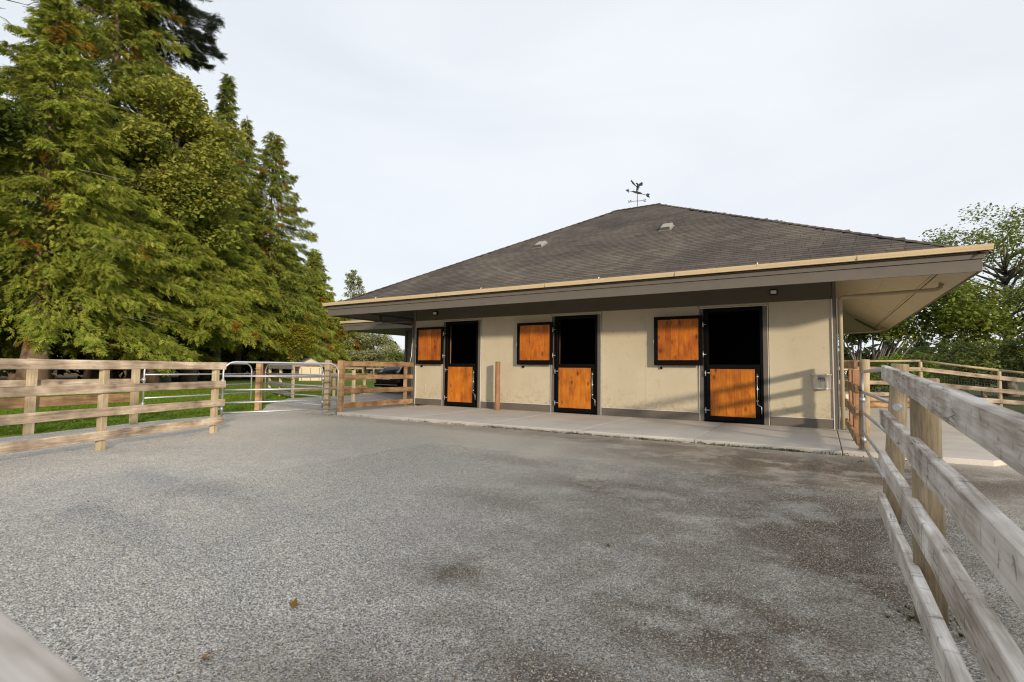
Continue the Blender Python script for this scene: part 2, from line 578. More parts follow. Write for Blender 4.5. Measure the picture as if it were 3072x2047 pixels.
def gravel_mat():
    m, n, l, p = mat_new('gravel')
    geo = N(n, 'NewGeometry')
    P = geo.outputs['Position']
    v = N(n, 'TexVoronoi', Scale=140.0)
    l.new(P, v.inputs['Vector'])
    v2 = N(n, 'TexVoronoi', Scale=24.0)
    l.new(P, v2.inputs['Vector'])
    sp = N(n, 'SeparateColor')
    l.new(v.outputs['Color'], sp.inputs[0])
    r = ramp(n, [(0.0, (0.12, 0.12, 0.118)), (0.25, (0.31, 0.302, 0.288)), (0.55, (0.54, 0.52, 0.48)), (0.8, (0.75, 0.70, 0.62)), (1.0, (0.97, 0.94, 0.87))])
    l.new(sp.outputs[0], r.inputs['Fac'])
    # broad patches
    nb = N(n, 'TexNoise', Scale=0.42, Detail=6.0, Roughness=0.62, Distortion=0.5)
    l.new(P, nb.inputs['Vector'])
    nbr = ramp(n, [(0.3, (0.86, 0.865, 0.885)), (0.7, (1.12, 1.105, 1.07))])
    l.new(nb.outputs['Fac'], nbr.inputs['Fac'])
    mu = N(n, 'MixRGB', blend_type='MULTIPLY')
    mu.inputs[0].default_value = 1
    l.new(r.outputs['Color'], mu.inputs[1])
    l.new(nbr.outputs['Color'], mu.inputs[2])
    nm = N(n, 'TexNoise', Scale=3.2, Detail=5.0, Roughness=0.7)
    l.new(P, nm.inputs['Vector'])
    nmr = ramp(n, [(0.3, (0.90, 0.90, 0.90)), (0.7, (1.10, 1.10, 1.10))])
    l.new(nm.outputs['Fac'], nmr.inputs['Fac'])
    mu3 = N(n, 'MixRGB', blend_type='MULTIPLY')
    mu3.inputs[0].default_value = 1
    l.new(mu.outputs[0], mu3.inputs[1])
    l.new(nmr.outputs['Color'], mu3.inputs[2])
    # trodden soil: patches with a place of their own
    warp = N(n, 'TexNoise', Scale=1.5, Detail=7.0, Roughness=0.7)
    l.new(P, warp.inputs['Vector'])
    tot = None
    for (cx, cy, rx, ry, a) in ((-0.1, 5.3, 1.5, 2.3, 1.0), (0.0, 8.3, 3.8, 1.7, 1.0), (-0.45, 2.9, 1.1, 0.9, 0.95), (-2.07, 2.73, 0.5, 0.36, 0.95),
                                (-1.7, 5.5, 1.7, 0.8, 0.9), (0.1, 4.1, 0.9, 1.2, 1.0), (-0.9, 1.9, 0.9, 0.5, 0.95), (-2.7, 4.4, 1.0, 0.55, 0.6), (-4.6, 9.3, 7.0, 0.6, 0.5),
                                (-2.0, 9.2, 4.0, 0.7, 0.85), (-0.3, 1.7, 0.8, 0.6, 0.95), (-3.4, 6.4, 1.5, 0.4, 0.5), (-0.6, 6.9, 1.8, 1.2, 0.9), (-1.6, 2.2, 0.5, 0.35, 0.6), (-0.5, 5.4, 2.7, 4.6, 0.78), (-1.2, 1.4, 1.5, 0.7, 0.7)):
        sub = N(n, 'VectorMath', operation='SUBTRACT')
        l.new(P, sub.inputs[0])
        sub.inputs[1].default_value = (cx, cy, 0)
        dv = N(n, 'VectorMath', operation='MULTIPLY')
        l.new(sub.outputs[0], dv.inputs[0])
        dv.inputs[1].default_value = (1 / rx, 1 / ry, 0)
        ln = N(n, 'VectorMath', operation='LENGTH')
        l.new(dv.outputs[0], ln.inputs[0])
        mr = N(n, 'MapRange', interpolation_type='SMOOTHSTEP')
        mr.inputs['From Min'].default_value = 1.35
        mr.inputs['From Max'].default_value = 0.2
        mr.inputs['To Min'].default_value = 0
        mr.inputs['To Max'].default_value = a
        l.new(ln.outputs['Value'], mr.inputs['Value'])
        if tot is None:
            tot = mr.outputs['Result']
        else:
            mxn = N(n, 'Math', operation='MAXIMUM')
            l.new(tot, mxn.inputs[0])
            l.new(mr.outputs['Result'], mxn.inputs[1])
            tot = mxn.outputs[0]
    wr = ramp(n, [(0.38, (0.36, 0.36, 0.36)), (0.52, (1, 1, 1))])
    l.new(warp.outputs['Fac'], wr.inputs['Fac'])
    dm = N(n, 'Math', operation='MULTIPLY')
    l.new(tot, dm.inputs[0])
    l.new(wr.outputs['Color'], dm.inputs[1])
    # colour mixes towards tan on the building side
    sub = N(n, 'VectorMath', operation='SUBTRACT')
    l.new(P, sub.inputs[0])
    sub.inputs[1].default_value = (-5.5, 9.0, 0)
    dv = N(n, 'VectorMath', operation='MULTIPLY')
    l.new(sub.outputs[0], dv.inputs[0])
    dv.inputs[1].default_value = (1 / 12.0, 1 / 6.0, 0)
    ln = N(n, 'VectorMath', operation='LENGTH')
    l.new(dv.outputs[0], ln.inputs[0])
    mr = N(n, 'MapRange', interpolation_type='SMOOTHSTEP')
    mr.inputs['From Min'].default_value = 1.2
    mr.inputs['From Max'].default_value = 0.1
    mr.inputs['To Min'].default_value = 0
    mr.inputs['To Max'].default_value = 0.62
    l.new(ln.outputs['Value'], mr.inputs['Value'])
    dmx = N(n, 'MixRGB')
    l.new(mr.outputs['Result'], dmx.inputs[0])
    l.new(mu3.outputs[0], dmx.inputs[1])
    dmx.inputs[2].default_value = (0.40, 0.345, 0.27, 1)
    mu3 = dmx
    # single stones still show in the soil
    st = ramp(n, [(0.6, (1, 1, 1)), (0.95, (0.5, 0.5, 0.5))])
    l.new(sp.outputs[1], st.inputs['Fac'])
    dm2 = N(n, 'Math', operation='MULTIPLY')
    l.new(dm.outputs[0], dm2.inputs[0])
    l.new(st.outputs['Color'], dm2.inputs[1])
    mxd = N(n, 'MixRGB')
    l.new(dm2.outputs[0], mxd.inputs[0])
    l.new(mu3.outputs[0], mxd.inputs[1])
    mxd.inputs[2].default_value = (0.115, 0.082, 0.055, 1)
    # tan stones sprinkled through
    tn = ramp(n, [(0.90, (0, 0, 0)), (0.93, (0.7, 0.7, 0.7))])
    l.new(sp.outputs[2], tn.inputs['Fac'])
    mt = N(n, 'MixRGB')
    l.new(tn.outputs['Color'], mt.inputs[0])
    l.new(mxd.outputs[0], mt.inputs[1])
    mt.inputs[2].default_value = (0.46, 0.36, 0.24, 1)
    l.new(mt.outputs[0], p.inputs['Base Color'])
    p.inputs['Roughness'].default_value = 0.95
    p.inputs['Specular IOR Level'].default_value = 0.15
    bp = N(n, 'Bump', Strength=0.6, Distance=0.010, invert=True)
    l.new(v.outputs['Distance'], bp.inputs['Height'])
    bp2 = N(n, 'Bump', Strength=0.6, Distance=0.05)
    l.new(nm.outputs['Fac'], bp2.inputs['Height'])
    l.new(bp2.outputs['Normal'], bp.inputs['Normal'])
    l.new(bp.outputs['Normal'], p.inputs['Normal'])
    return m


m_gravel = gravel_mat()


def stone_mat():
    m, n, l, p = mat_new('loose stone')
    oi = N(n, 'ObjectInfo')
    r = ramp(n, [(0.0, (0.15, 0.145, 0.14)), (0.3, (0.29, 0.28, 0.265)), (0.62, (0.46, 0.44, 0.40)), (0.84, (0.58, 0.51, 0.40)), (1.0, (0.82, 0.80, 0.74))])
    l.new(oi.outputs['Random'], r.inputs['Fac'])
    l.new(r.outputs['Color'], p.inputs['Base Color'])
    p.inputs['Roughness'].default_value = 0.85
    return m


m_stone = stone_mat()


def ground_mat(name, stops, scale, detail_scale, bump=0.3):
    m, n, l, p = mat_new(name)
    geo = N(n, 'NewGeometry')
    a = N(n, 'TexNoise', Scale=scale, Detail=7.0, Roughness=0.68)
    l.new(geo.outputs['Position'], a.inputs['Vector'])
    b = N(n, 'TexNoise', Scale=detail_scale, Detail=3.0)
    l.new(geo.outputs['Position'], b.inputs['Vector'])
    ma = N(n, 'Math', operation='MULTIPLY_ADD')
    l.new(b.outputs['Fac'], ma.inputs[0])
    ma.inputs[1].default_value = 0.4
    sb = N(n, 'Math', operation='SUBTRACT')
    l.new(a.outputs['Fac'], sb.inputs[0])
    sb.inputs[1].default_value = 0.2
    l.new(sb.outputs[0], ma.inputs[2])
    r = ramp(n, stops)
    l.new(ma.outputs[0], r.inputs['Fac'])
    l.new(r.outputs['Color'], p.inputs['Base Color'])
    p.inputs['Roughness'].default_value = 0.95
    p.inputs['Specular IOR Level'].default_value = 0.1
    bp = N(n, 'Bump', Strength=bump, Distance=0.02)
    l.new(b.outputs['Fac'], bp.inputs['Height'])
    l.new(bp.outputs['Normal'], p.inputs['Normal'])
    return m


m_lawn = ground_mat('lawn turf', [(0.3, (0.075, 0.125, 0.018)), (0.5, (0.13, 0.19, 0.026)), (0.7, (0.21, 0.205, 0.045))], 0.35, 30)
m_field = ground_mat('rough field', [(0.3, (0.05, 0.065, 0.025)), (0.7, (0.10, 0.10, 0.05))], 0.15, 8)
m_litter = ground_mat('leaf litter', [(0.3, (0.045, 0.028, 0.015)), (0.5, (0.13, 0.075, 0.03)), (0.7, (0.20, 0.12, 0.05))], 0.6, 9)


def concrete_mat(name, col):
    m, n, l, p = mat_new(name)
    geo = N(n, 'NewGeometry')
    oi = N(n, 'ObjectInfo')
    a = N(n, 'TexNoise', Scale=0.9, Detail=8.0, Roughness=0.7)
    l.new(geo.outputs['Position'], a.inputs['Vector'])
    f = N(n, 'TexNoise', Scale=90.0, Detail=3.0)
    l.new(geo.outputs['Position'], f.inputs['Vector'])
    r = ramp(n, [(0.25, tuple(c * 0.80 for c in col)), (0.5, col), (0.8, tuple(c * 1.12 for c in col))])
    l.new(a.outputs['Fac'], r.inputs['Fac'])
    fr = ramp(n, [(0.3, (0.9, 0.9, 0.9)), (0.7, (1.1, 1.1, 1.1))])
    l.new(f.outputs['Fac'], fr.inputs['Fac'])
    mu = N(n, 'MixRGB', blend_type='MULTIPLY')
    mu.inputs[0].default_value = 1
    l.new(r.outputs['Color'], mu.inputs[1])
    l.new(fr.outputs['Color'], mu.inputs[2])
    hs = N(n, 'HueSaturation')
    vv = N(n, 'MapRange')
    vv.inputs['To Min'].default_value = 0.94
    vv.inputs['To Max'].default_value = 1.06
    l.new(oi.outputs['Random'], vv.inputs['Value'])
    l.new(vv.outputs['Result'], hs.inputs['Value'])
    l.new(mu.outputs[0], hs.inputs['Color'])
    l.new(hs.outputs['Color'], p.inputs['Base Color'])
    p.inputs['Roughness'].default_value = 0.8
    bp = N(n, 'Bump', Strength=0.15, Distance=0.004)
    l.new(f.outputs['Fac'], bp.inputs['Height'])
    l.new(bp.outputs['Normal'], p.inputs['Normal'])
    return m


m_conc = concrete_mat('broom finished concrete', (0.51, 0.475, 0.425))
m_drive = concrete_mat('driveway concrete', (0.36, 0.325, 0.285))

# ------------------------------------------------------------------ the ground
def sheet(name, pts, z, mat):
    s = MB().poly([(x, y, z) for x, y in pts])
    o = s.obj(name, mat)
    o['kind'] = 'structure'
    return o


s = MB().poly([(-900, -900, -0.03), (900, -900, -0.03), (900, 900, -0.03), (-900, 900, -0.03)])
g = s.obj('ground', m_field)
g['kind'] = 'structure'
sheet('lawn', [(-75, -10), (-12.0, -10), (-11.9, 0.5), (-12.5, 3.2), (-13.0, 4.3), (-13.5, 5.85), (-13.9, 7.5), (-14.6, 9.2), (-15.9, 10.3), (-16.2, 14), (-16.2, 90), (-75, 90)], -0.012, m_lawn)
sheet('woodland_floor', [(-90, -20), (-40, -20), (-42.5, 6), (-46.5, 18), (-52, 31), (-60, 52), (-70, 90), (-130, 90), (-130, -20)], -0.006, m_litter)
rg = random.Random(3)
edge = []
for (x0, y0), (x1, y1) in zip([(-11.5, -6), (-12.55, 3.07), (-13.05, 4.3), (-13.6, 5.85), (-13.95, 7.57), (-14.65, 9.32)], [(-12.55, 3.07), (-13.05, 4.3), (-13.6, 5.85), (-13.95, 7.57), (-14.65, 9.32), (-15.9, 10.3)]):
    for k in range(8):
        t = k / 8
        edge.append((x0 + (x1 - x0) * t + rg.uniform(-0.05, 0.05), y0 + (y1 - y0) * t))
sheet('gravel_yard', edge + [(-15.9, 10.3), (-11.0, 10.3), (7.0, 10.3), (9.0, 23.9), (14, 23.9), (14, -14), (-11.5, -14)], 0.0, m_gravel)

# concrete driveway beside the stable
drive = thing('driveway', 'worn concrete driveway running past the far end of the stable', 'driveway', (-16, 14, 0))
drive['kind'] = 'structure'
del drive['category']
for i, (pts, h) in enumerate((([(-15.9, 10.25), (-11.62, 9.75), (-11.62, 13.0), (-18.6, 13.0)], 0.045), ([(-18.62, 13.015), (-11.62, 13.015), (-12.3, 13.45), (-12.3, 16.4), (-18.7, 16.4)], 0.045),
                              ([(-18.7, 16.415), (-12.3, 16.415), (-12.3, 30), (-20.6, 30), (-20.5, 18.4), (-19.2, 17.3)], 0.045))):
    s = MB().prism(pts, -0.05, h, 'z')
    s.f = [f[::-1] for f in s.f]
    s.obj('slab', m_drive, drive)

# apron of poured slabs in front of the stable, joints left open between them
apron = thing('concrete_apron', 'pale concrete apron along the stable front with open joints', 'apron', (-5, 11, 0))
apron['kind'] = 'structure'
del apron['category']
fy = lambda x: 9.80 + 0.02 * x
xs = [-11.55, -8.95, -6.65, -4.35, -2.03, 0.255]
for a, b in zip(xs[:-1], xs[1:]):
    s = MB().prism([(a + 0.006, fy(a)), (b - 0.006, fy(b)), (b - 0.006, 13.40), (a + 0.006, 13.40)], -0.08, 0.08, 'z')
    s.f = [f[::-1] for f in s.f]
    s.obj('slab', m_conc, apron, bevel=0.01)
for pts in ([(0.261, fy(0.2)), (2.1, 9.95), (2.45, 10.5), (2.75, 13.4), (0.261, 13.4)], [(0.42, 13.412), (2.76, 13.412), (3.3, 18.2), (0.42, 18.2)], [(0.42, 18.212), (3.3, 18.212), (3.5, 23.55), (0.42, 23.0)]):
    s = MB().prism(pts, -0.08, 0.08, 'z')
    s.f = [f[::-1] for f in s.f]
    s.obj('slab', m_conc, apron, bevel=0.01)

# ------------------------------------------------------------------ the stable
YW = 13.405
XL, XR = -12.25, 0.286
DOORS = (-10.926, -6.827, -2.641)
DW = 1.572
st = thing('horse_stable', 'long tan horse stable with taupe trim, three orange half doors and a hipped shingle roof', 'stable', (-6, 13.4, 0))
# wall boards between the doors
segs = [(XL + 0.12, DOORS[0] - 0.012), (DOORS[0] + DW + 0.012, DOORS[1] - 0.012), (DOORS[1] + DW + 0.012, DOORS[2] - 0.012), (DOORS[2] + DW + 0.012, 0.205)]
for k, (a, b) in enumerate(segs):
    cut = [a, b]
    if k in (1, 2):
        cut = [a, a + 1.22, b]
    for x0, x1 in zip(cut[:-1], cut[1:]):
        MB().box(x0 + 0.0015, x1 - 0.0015, YW, YW + 0.05, 0.30, 2.985).obj('wall_board', m_wall, st)
    MB().box(a, b, YW - 0.022, YW + 0.05, 0.075, 0.288).obj('base_board', m_taupe, st, bevel=0.004)
    MB().box(a, b, YW - 0.026, YW + 0.002, 0.289, 0.303).obj('flashing', m_white_strip, st)
MB().box(XL + 0.11, 0.225, YW - 0.02, YW + 0.05, 2.987, 4.15).obj('frieze_board', m_frieze_and_shade, st, bevel=0.004)
for d in DOORS:
    MB().box(d, d + DW, YW, YW + 0.05, 2.925, 2.985).obj('wall_board', m_wall, st)
# corner boards with their pale strips
for x0, x1 in ((0.232, 0.300),):
    MB().box(x0, x1, YW - 0.03, YW + 0.05, 0.075, 4.14).obj('corner_board', m_taupe, st)
for x in (0.207, 0.303):
    MB().box(x, x + 0.022, YW - 0.036, YW + 0.02, 0.075, 2.985).obj('corner_strip', m_white_strip, st)
MB().box(XL, XL + 0.10, YW - 0.03, YW + 0.05, 0.075, 4.14).obj('corner_board', m_taupe, st)
MB().box(XL + 0.102, XL + 0.12, YW - 0.034, YW + 0.02, 0.075, 2.985).obj('corner_strip', m_white_strip, st)
# side, rear and inner walls
MB().box(XR - 0.06, XR, YW + 0.052, 25.1, 0.0, 4.15).obj('side_wall', m_wall, st)
MB().box(XL, XL + 0.06, YW + 0.052, 25.1, 0.0, 4.15).obj('side_wall', m_wall, st)
MB().box(XL + 0.06, XR - 0.06, 25.04, 25.1, 0.0, 4.15).obj('rear_wall', m_wall, st)
MB().box(XL + 0.07, XR - 0.07, 17.2, 17.26, 0.09, 3.06).obj('stall_rear_wall', m_stall_shade, st)
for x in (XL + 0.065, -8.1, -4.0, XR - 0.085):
    MB().box(x, x + 0.02, YW + 0.055, 17.19, 0.09, 3.06).obj('stall_partition', m_stall_shade, st)
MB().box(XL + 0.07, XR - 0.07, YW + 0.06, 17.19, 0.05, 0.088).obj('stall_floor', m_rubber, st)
MB().box(XL + 0.07, XR - 0.07, YW + 0.055, 25.0, 3.062, 3.082).obj('stall_ceiling', m_stall_shade, st)

# dutch doors
for di, d in enumerate(DOORS):
    x0, x1 = d, d + DW
    # taupe trims with a pale strip outside
    MB().box(x0 + 0.016, x0 + 0.112, YW - 0.028, YW + 0.05, 0.082, 2.905).obj('door_trim', m_taupe, st)
    MB().box(x1 - 0.112, x1 - 0.016, YW - 0.028, YW + 0.05, 0.082, 2.905).obj('door_trim', m_taupe, st)
    s = MB().box(x0, x0 + 0.014, YW - 0.034, YW + 0.02, 0.082, 2.918)
    s.obj('trim_strip', m_white_strip, st)
    MB().box(x1 - 0.014, x1, YW - 0.034, YW + 0.02, 0.082, 2.918).obj('trim_strip', m_white_strip, st)
    MB().box(x0 + 0.016, x1 - 0.016, YW - 0.034, YW + 0.02, 2.907, 2.921).obj('trim_strip', m_white_strip, st)
    # black steel frame
    fr = MB()
    fr.box(x0 + 0.114, x0 + 0.225, YW - 0.04, YW + 0.10, 0.082, 2.903)
    fr.box(x1 - 0.18, x1 - 0.114, YW - 0.04, YW + 0.10, 0.082, 2.903)
    fr.box(x0 + 0.226, x1 - 0.181, YW - 0.04, YW + 0.10, 2.80, 2.903)
    fr.box(x0 + 0.226, x1 - 0.181, YW - 0.03, YW + 0.10, 0.082, 0.112)
    f = fr.obj('door_frame', m_black, st, bevel=0.004)
    # lit lining board inside the hinge jamb
    if di < 2:
        MB().box(x0 + 0.18, x0 + 0.20, YW + 0.105, YW + 0.17, 0.10, 2.78).obj('jamb_lining', m_log_red, st)
    # lower leaf
    a, b = x0 + 0.19, x1 - 0.19
    lo = MB()
    yl0, yl1 = YW - 0.075, YW - 0.043
    pa, pb, pz0, pz1 = x0 + 0.268, x1 - 0.288, 0.235, 1.39
    lo.box(a, pa, yl0, yl1, 0.12, 1.50)
    lo.box(pb, b, yl0, yl1, 0.12, 1.50)
    lo.box(pa, pb, yl0, yl1, 0.12, pz0)
    lo.box(pa, pb, yl0, yl1, pz1, 1.50)
    leaf = lo.obj('lower_door', m_black, st, bevel=0.003)
    n = 6
    ws = [1.0, 0.8, 1.15, 0.95, 1.1, 0.85]
    tot = sum(ws)
    cx = pa
    for k in range(n):
        w = (pb - pa) * ws[(k + di) % n] / tot
        MB().box(-w / 2 + 0.001, w / 2 - 0.001, -0.011, 0.011, (pz0 - pz1) / 2, (pz1 - pz0) / 2).obj('plank', m_door, leaf, Matrix.Translation((cx + w / 2, (yl0 + yl1) / 2 + 0.002 + 0.0012 * (k % 2), (pz0 + pz1) / 2)), bevel=0.003)
        cx += w
    # latch rod with guides, hinges
    lt = MB().tube([(b - 0.055, yl0 - 0.02, 0.55), (b - 0.055, yl0 - 0.02, 1.28)], 0.009, 8)
    lt.tube([(b - 0.055, yl0 - 0.02, 0.55), (b + 0.03, yl0 - 0.02, 0.50), (b + 0.035, yl0 - 0.02, 0.33)], 0.008, 8)
    for z in (0.62, 0.9, 1.2):
        lt.box(b - 0.08, b - 0.03, yl0 - 0.012, yl0, z, z + 0.035)
    lt.obj('latch', m_galv, leaf)
    for z in (0.36, 1.28):
        h = MB().tube([(a - 0.03, yl0 - 0.006, z - 0.07), (a - 0.03, yl0 - 0.006, z + 0.07)], 0.013, 8)
        h.tube([(a - 0.03, yl0 - 0.01, z + 0.01), (a + 0.07, yl0 - 0.01, z + 0.01)], 0.010, 8)
        h.tube([(a - 0.075, yl0 + 0.02, z + 0.01), (a - 0.03, yl0 - 0.006, z + 0.01)], 0.010, 8)
        h.obj('hinge', m_galv, leaf)
    # upper leaf, swung open flat against the wall
    ux1 = x0 + 0.115
    ux0 = ux1 - 1.215
    if di == 0:
        ux0 = ux1 - 1.19
    yu0, yu1 = YW - 0.165, YW - 0.125
    uz0, uz1 = 1.47, 2.735
    up = MB()
    qa, qb, qz0, qz1 = ux0 + 0.095, ux1 - 0.095, 1.605, 2.655
    up.box(ux0, qa, yu0, yu1, uz0, uz1)
    up.box(qb, ux1, yu0, yu1, uz0, uz1)
    up.box(qa, qb, yu0, yu1, uz0, qz0)
    up.box(qa, qb, yu0, yu1, qz1, uz1)
    leaf2 = up.obj('upper_door', m_black, st, bevel=0.003)
    cx = qa
    for k in range(n):
        w = (qb - qa) * ws[(k + di + 2) % n] / tot
        MB().box(-w / 2 + 0.001, w / 2 - 0.001, -0.011, 0.011, (qz0 - qz1) / 2, (qz1 - qz0) / 2).obj('plank', m_door_shaded, leaf2, Matrix.Translation((cx + w / 2, (yu0 + yu1) / 2 + 0.002 + 0.0012 * (k % 2), (qz0 + qz1) / 2)), bevel=0.003)
        cx += w
    for z in (1.75, 2.50):
        h = MB().tube([(ux1 + 0.012, yu0 - 0.004, z - 0.07), (ux1 + 0.012, yu0 - 0.004, z + 0.07)], 0.013, 8)
        h.tube([(ux1 + 0.012, yu0, z), (ux1 + 0.075, yu0 + 0.05, z)], 0.010, 8)
        h.obj('hinge', m_galv, leaf2)
    MB().box(ux0 - 0.012, ux0 - 0.001, yu0 + 0.002, yu1 - 0.002, 2.05, 2.14).obj('catch', m_galv, leaf2)
    hk = MB().box(ux0 + 0.13, ux0 + 0.175, YW - 0.05, YW - 0.001, 1.375, 1.43)
    hk.box(ux0 + 0.12, ux0 + 0.15, YW - 0.05, YW - 0.02, 1.405, 1.42)
    hk.obj('door_holder', m_black, st)

# eaves
EF, EB, EL, ER = 11.352, 27.15, -14.30, 2.351
ZF = 3.065


def ring(off, t, z0, z1):
    """four mitred boards round the eaves, `off` outside the fascia line"""
    o = []
    x0, x1, y0, y1 = EL - off, ER + off, EF - off, EB + off
    cs = [(x0, y0), (x1, y0), (x1, y1), (x0, y1)]
    ci = [(x0 + t, y0 + t), (x1 - t, y0 + t), (x1 - t, y1 - t), (x0 + t, y1 - t)]
    for k in range(4):
        k2 = (k + 1) % 4
        s = MB()
        q = [cs[k], cs[k2], ci[k2], ci[k]]
        s.prism(q, z0, z1, 'z')
        s.f = [f[::-1] for f in s.f]
        o.append(s)
    return o


for s in ring(0.0, 0.03, ZF, ZF + 0.21):
    s.obj('fascia_board', m_taupe, st, bevel=0.003)
for s in ring(0.028, 0.056, ZF + 0.214, ZF + 0.33):
    s.obj('fascia_cap_board', m_taupe, st, bevel=0.003)
# gutter: K profile on all four sides, cream lip at its foot
prof = [(0.028, 3.402), (-0.095, 3.402), (-0.098, 3.418), (-0.112, 3.455), (-0.122, 3.495), (-0.112, 3.497), (-0.102, 3.458), (-0.088, 3.425), (0.028, 3.425)]
gx0, gx1 = EL - 0.12, ER + 0.12
gut = MB().prism([(EF - 0.03 + u, w) for u, w in prof], gx0, gx1, 'x')
for x in (gx0, gx1 - 0.004):
    gut.prism([(EF - 0.03 + 0.028, 3.402), (EF - 0.03 - 0.095, 3.402), (EF - 0.03 - 0.122, 3.497), (EF - 0.03 + 0.028, 3.497)], x, x + 0.004, 'x')
gut.obj('gutter', m_gutter, st)
for x, sgn in ((EL, 1), (ER, -1)):
    MB().prism([(x + sgn * (0.03 + u) - sgn * 0.06, w) for u, w in prof], EF + 0.02, EB - 0.02, 'y').obj('gutter', m_gutter, st)
for x in (-11.9, -9.4, -7.87, -5.9, -4.47, -2.7, -1.07, 0.6):
    sp = MB()
    if x in (-11.9, -7.87, -4.47, -1.07):
        sp.tube([(x, EF - 0.145, 3.47), (x, EF - 0.145, 3.525), (x + 0.01, EF - 0.1, 3.53)], 0.011, 8)
        sp.obj('gutter_strap', m_white_strip, st)
    else:
        sp.box(x, x + 0.006, EF - 0.155, EF - 0.128, 3.40, 3.497)
        sp.obj('gutter_joint', m_pipe, st)
# sloping soffit boards under the rafters, a vent strip let in near the eave
zs0, zs1 = ZF + 0.025, ZF + 0.04
SK = 0.552
XW0, XW1, YW0, YW1 = XL, XR, YW, 25.1
RUN = ER - 0.033 - XW1


def soffit(side, u0, u1, name='soffit_board', lift=0.0, cuts=()):
    """boards of one eave between distances u0, u1 out from the wall, mitred at the hips"""
    lo, hi = (XW0, XW1) if side in 'fb' else (YW0, YW1)
    edges_ = [None] + list(cuts) + [None]
    for a_, b_ in zip(edges_[:-1], edges_[1:]):
        q = []
        for (u, e) in ((u0, a_), (u1, a_), (u1, b_), (u0, b_)):
            first = (e is None and len(q) < 2)
            w = (lo - u + 0.002 if first else hi + u - 0.002) if e is None else (e + 0.0015 if len(q) < 2 else e - 0.0015)
            z = ZF + 0.025 + lift + (RUN - u) * SK
            if side == 'f':
                q.append((w, YW0 - u, z))
            elif side == 'b':
                q.append((w, YW1 + u, z))
            elif side == 'r':
                q.append((XW1 + u, w, z))
            else:
                q.append((XW0 - u, w, z))
        s = MB()
        s.v = q + [(x, y, z + 0.012) for x, y, z in q]
        s.f = [(0, 1, 2, 3), (7, 6, 5, 4)] + [(k + 4, (k + 1) % 4 + 4, (k + 1) % 4, k) for k in range(4)]
        s.m = [0] * 6
        s.obj(name, m_frieze_and_shade if side == 'l' else m_soffit, st)  # left eave gets the frieze tone: its shade is painted into the soffit


yc = (15.9, 18.3, 20.7, 23.1)
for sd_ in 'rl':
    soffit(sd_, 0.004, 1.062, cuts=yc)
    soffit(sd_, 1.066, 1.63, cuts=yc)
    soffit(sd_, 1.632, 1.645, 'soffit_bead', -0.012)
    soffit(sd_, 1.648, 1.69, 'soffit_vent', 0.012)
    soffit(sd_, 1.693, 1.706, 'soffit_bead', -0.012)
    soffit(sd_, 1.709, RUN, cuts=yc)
soffit('f', 0.004, 1.0, cuts=(-9.8, -7.4, -5.0, -2.6))
soffit('f', 1.003, RUN, cuts=(-9.8, -7.4, -5.0, -2.6))
soffit('b', 0.004, RUN)
# hip battens under the soffit corners
for (x, y, sx, sy) in ((XW1, YW1, 1, 1), (XW1, YW0, 1, -1), (XW0, YW0, -1, -1)):
    pts_ = []
    for u in (1.0, RUN - 0.22):
        pts_.append(Vector((x + sx * u, y + sy * u, ZF + 0.0 + (RUN - u) * SK)))
    M_ = frame(pts_[0], pts_[1])
    MB().box(-(pts_[1] - pts_[0]).length / 2, (pts_[1] - pts_[0]).length / 2, -0.07, 0.07, -0.02, 0.012, 0, M_).obj('hip_batten', m_taupe, st)
# downpipes
dp = MB().tube([(0.378, 13.36, 0.09), (0.378, 13.36, 2.90), (0.385, 13.355, 2.96), (0.41, 13.34, 2.995), (0.46, 13.335, 3.005), (1.98, 13.39, 3.055), (2.06, 13.41, 3.07), (2.12, 13.44, 3.11), (2.15, 13.46, 3.22)], 0.041, 12)
dp.obj('downpipe', m_pipe, st)
dp = MB().tube([(0.40, 25.2, 2.98), (1.98, 25.1, 3.03), (2.10, 25.1, 3.07), (2.18, 25.1, 3.2)], 0.041, 10)
dp.obj('downpipe', m_pipe, st)
dp = MB().tube([(XL - 0.07, 13.42, 0.08), (XL - 0.07, 13.42, 2.88), (XL - 0.10, 13.42, 2.96), (XL - 0.16, 13.42, 2.99), (-13.85, 13.46, 3.02), (-13.95, 13.47, 3.06), (-14.01, 13.48, 3.13), (-14.02, 13.48, 3.25)], 0.038, 12)
dp.obj('downpipe', m_taupe, st)
MB().tube([(XL - 0.09, 13.30, 1.50), (XL - 0.05, 13.34, 1.75), (XL - 0.045, 13.36, 2.2)], 0.012, 8).obj('conduit', m_white_strip, st)
cd = MB().box(-11.70, -11.68, YW - 0.012, YW - 0.001, 0.62, 0.80)
cd.box(-12.05, -11.68, YW - 0.012, YW - 0.001, 0.60, 0.618)
cd.obj('cable_cover', m_wall, st)

# roof
RY, RXL, RXR, RZ = 18.85, -6.78, -5.16, 7.60
E0 = (EF - 0.06, 3.455)                      # eave line of the front slope
KX = (RZ - E0[1])
xl, xr, yf, yb, ze = EL - 0.05, ER + 0.05, EF - 0.06, EB + 0.05, 3.365
rf = MB()
rf.poly([(xl, yf, ze), (xr, yf, ze), (RXR, RY, RZ - 0.02), (RXL, RY, RZ - 0.02)])
rf.poly([(xr, yf, ze), (xr, yb, ze), (RXR, RY, RZ - 0.02)])
rf.poly([(xr, yb, ze), (xl, yb, ze), (RXL, RY, RZ - 0.02), (RXR, RY, RZ - 0.02)])
rf.poly([(xl, yb, ze), (xl, yf, ze), (RXL, RY, RZ - 0.02)])
roof = rf.obj('roof', m_asphalt, st)


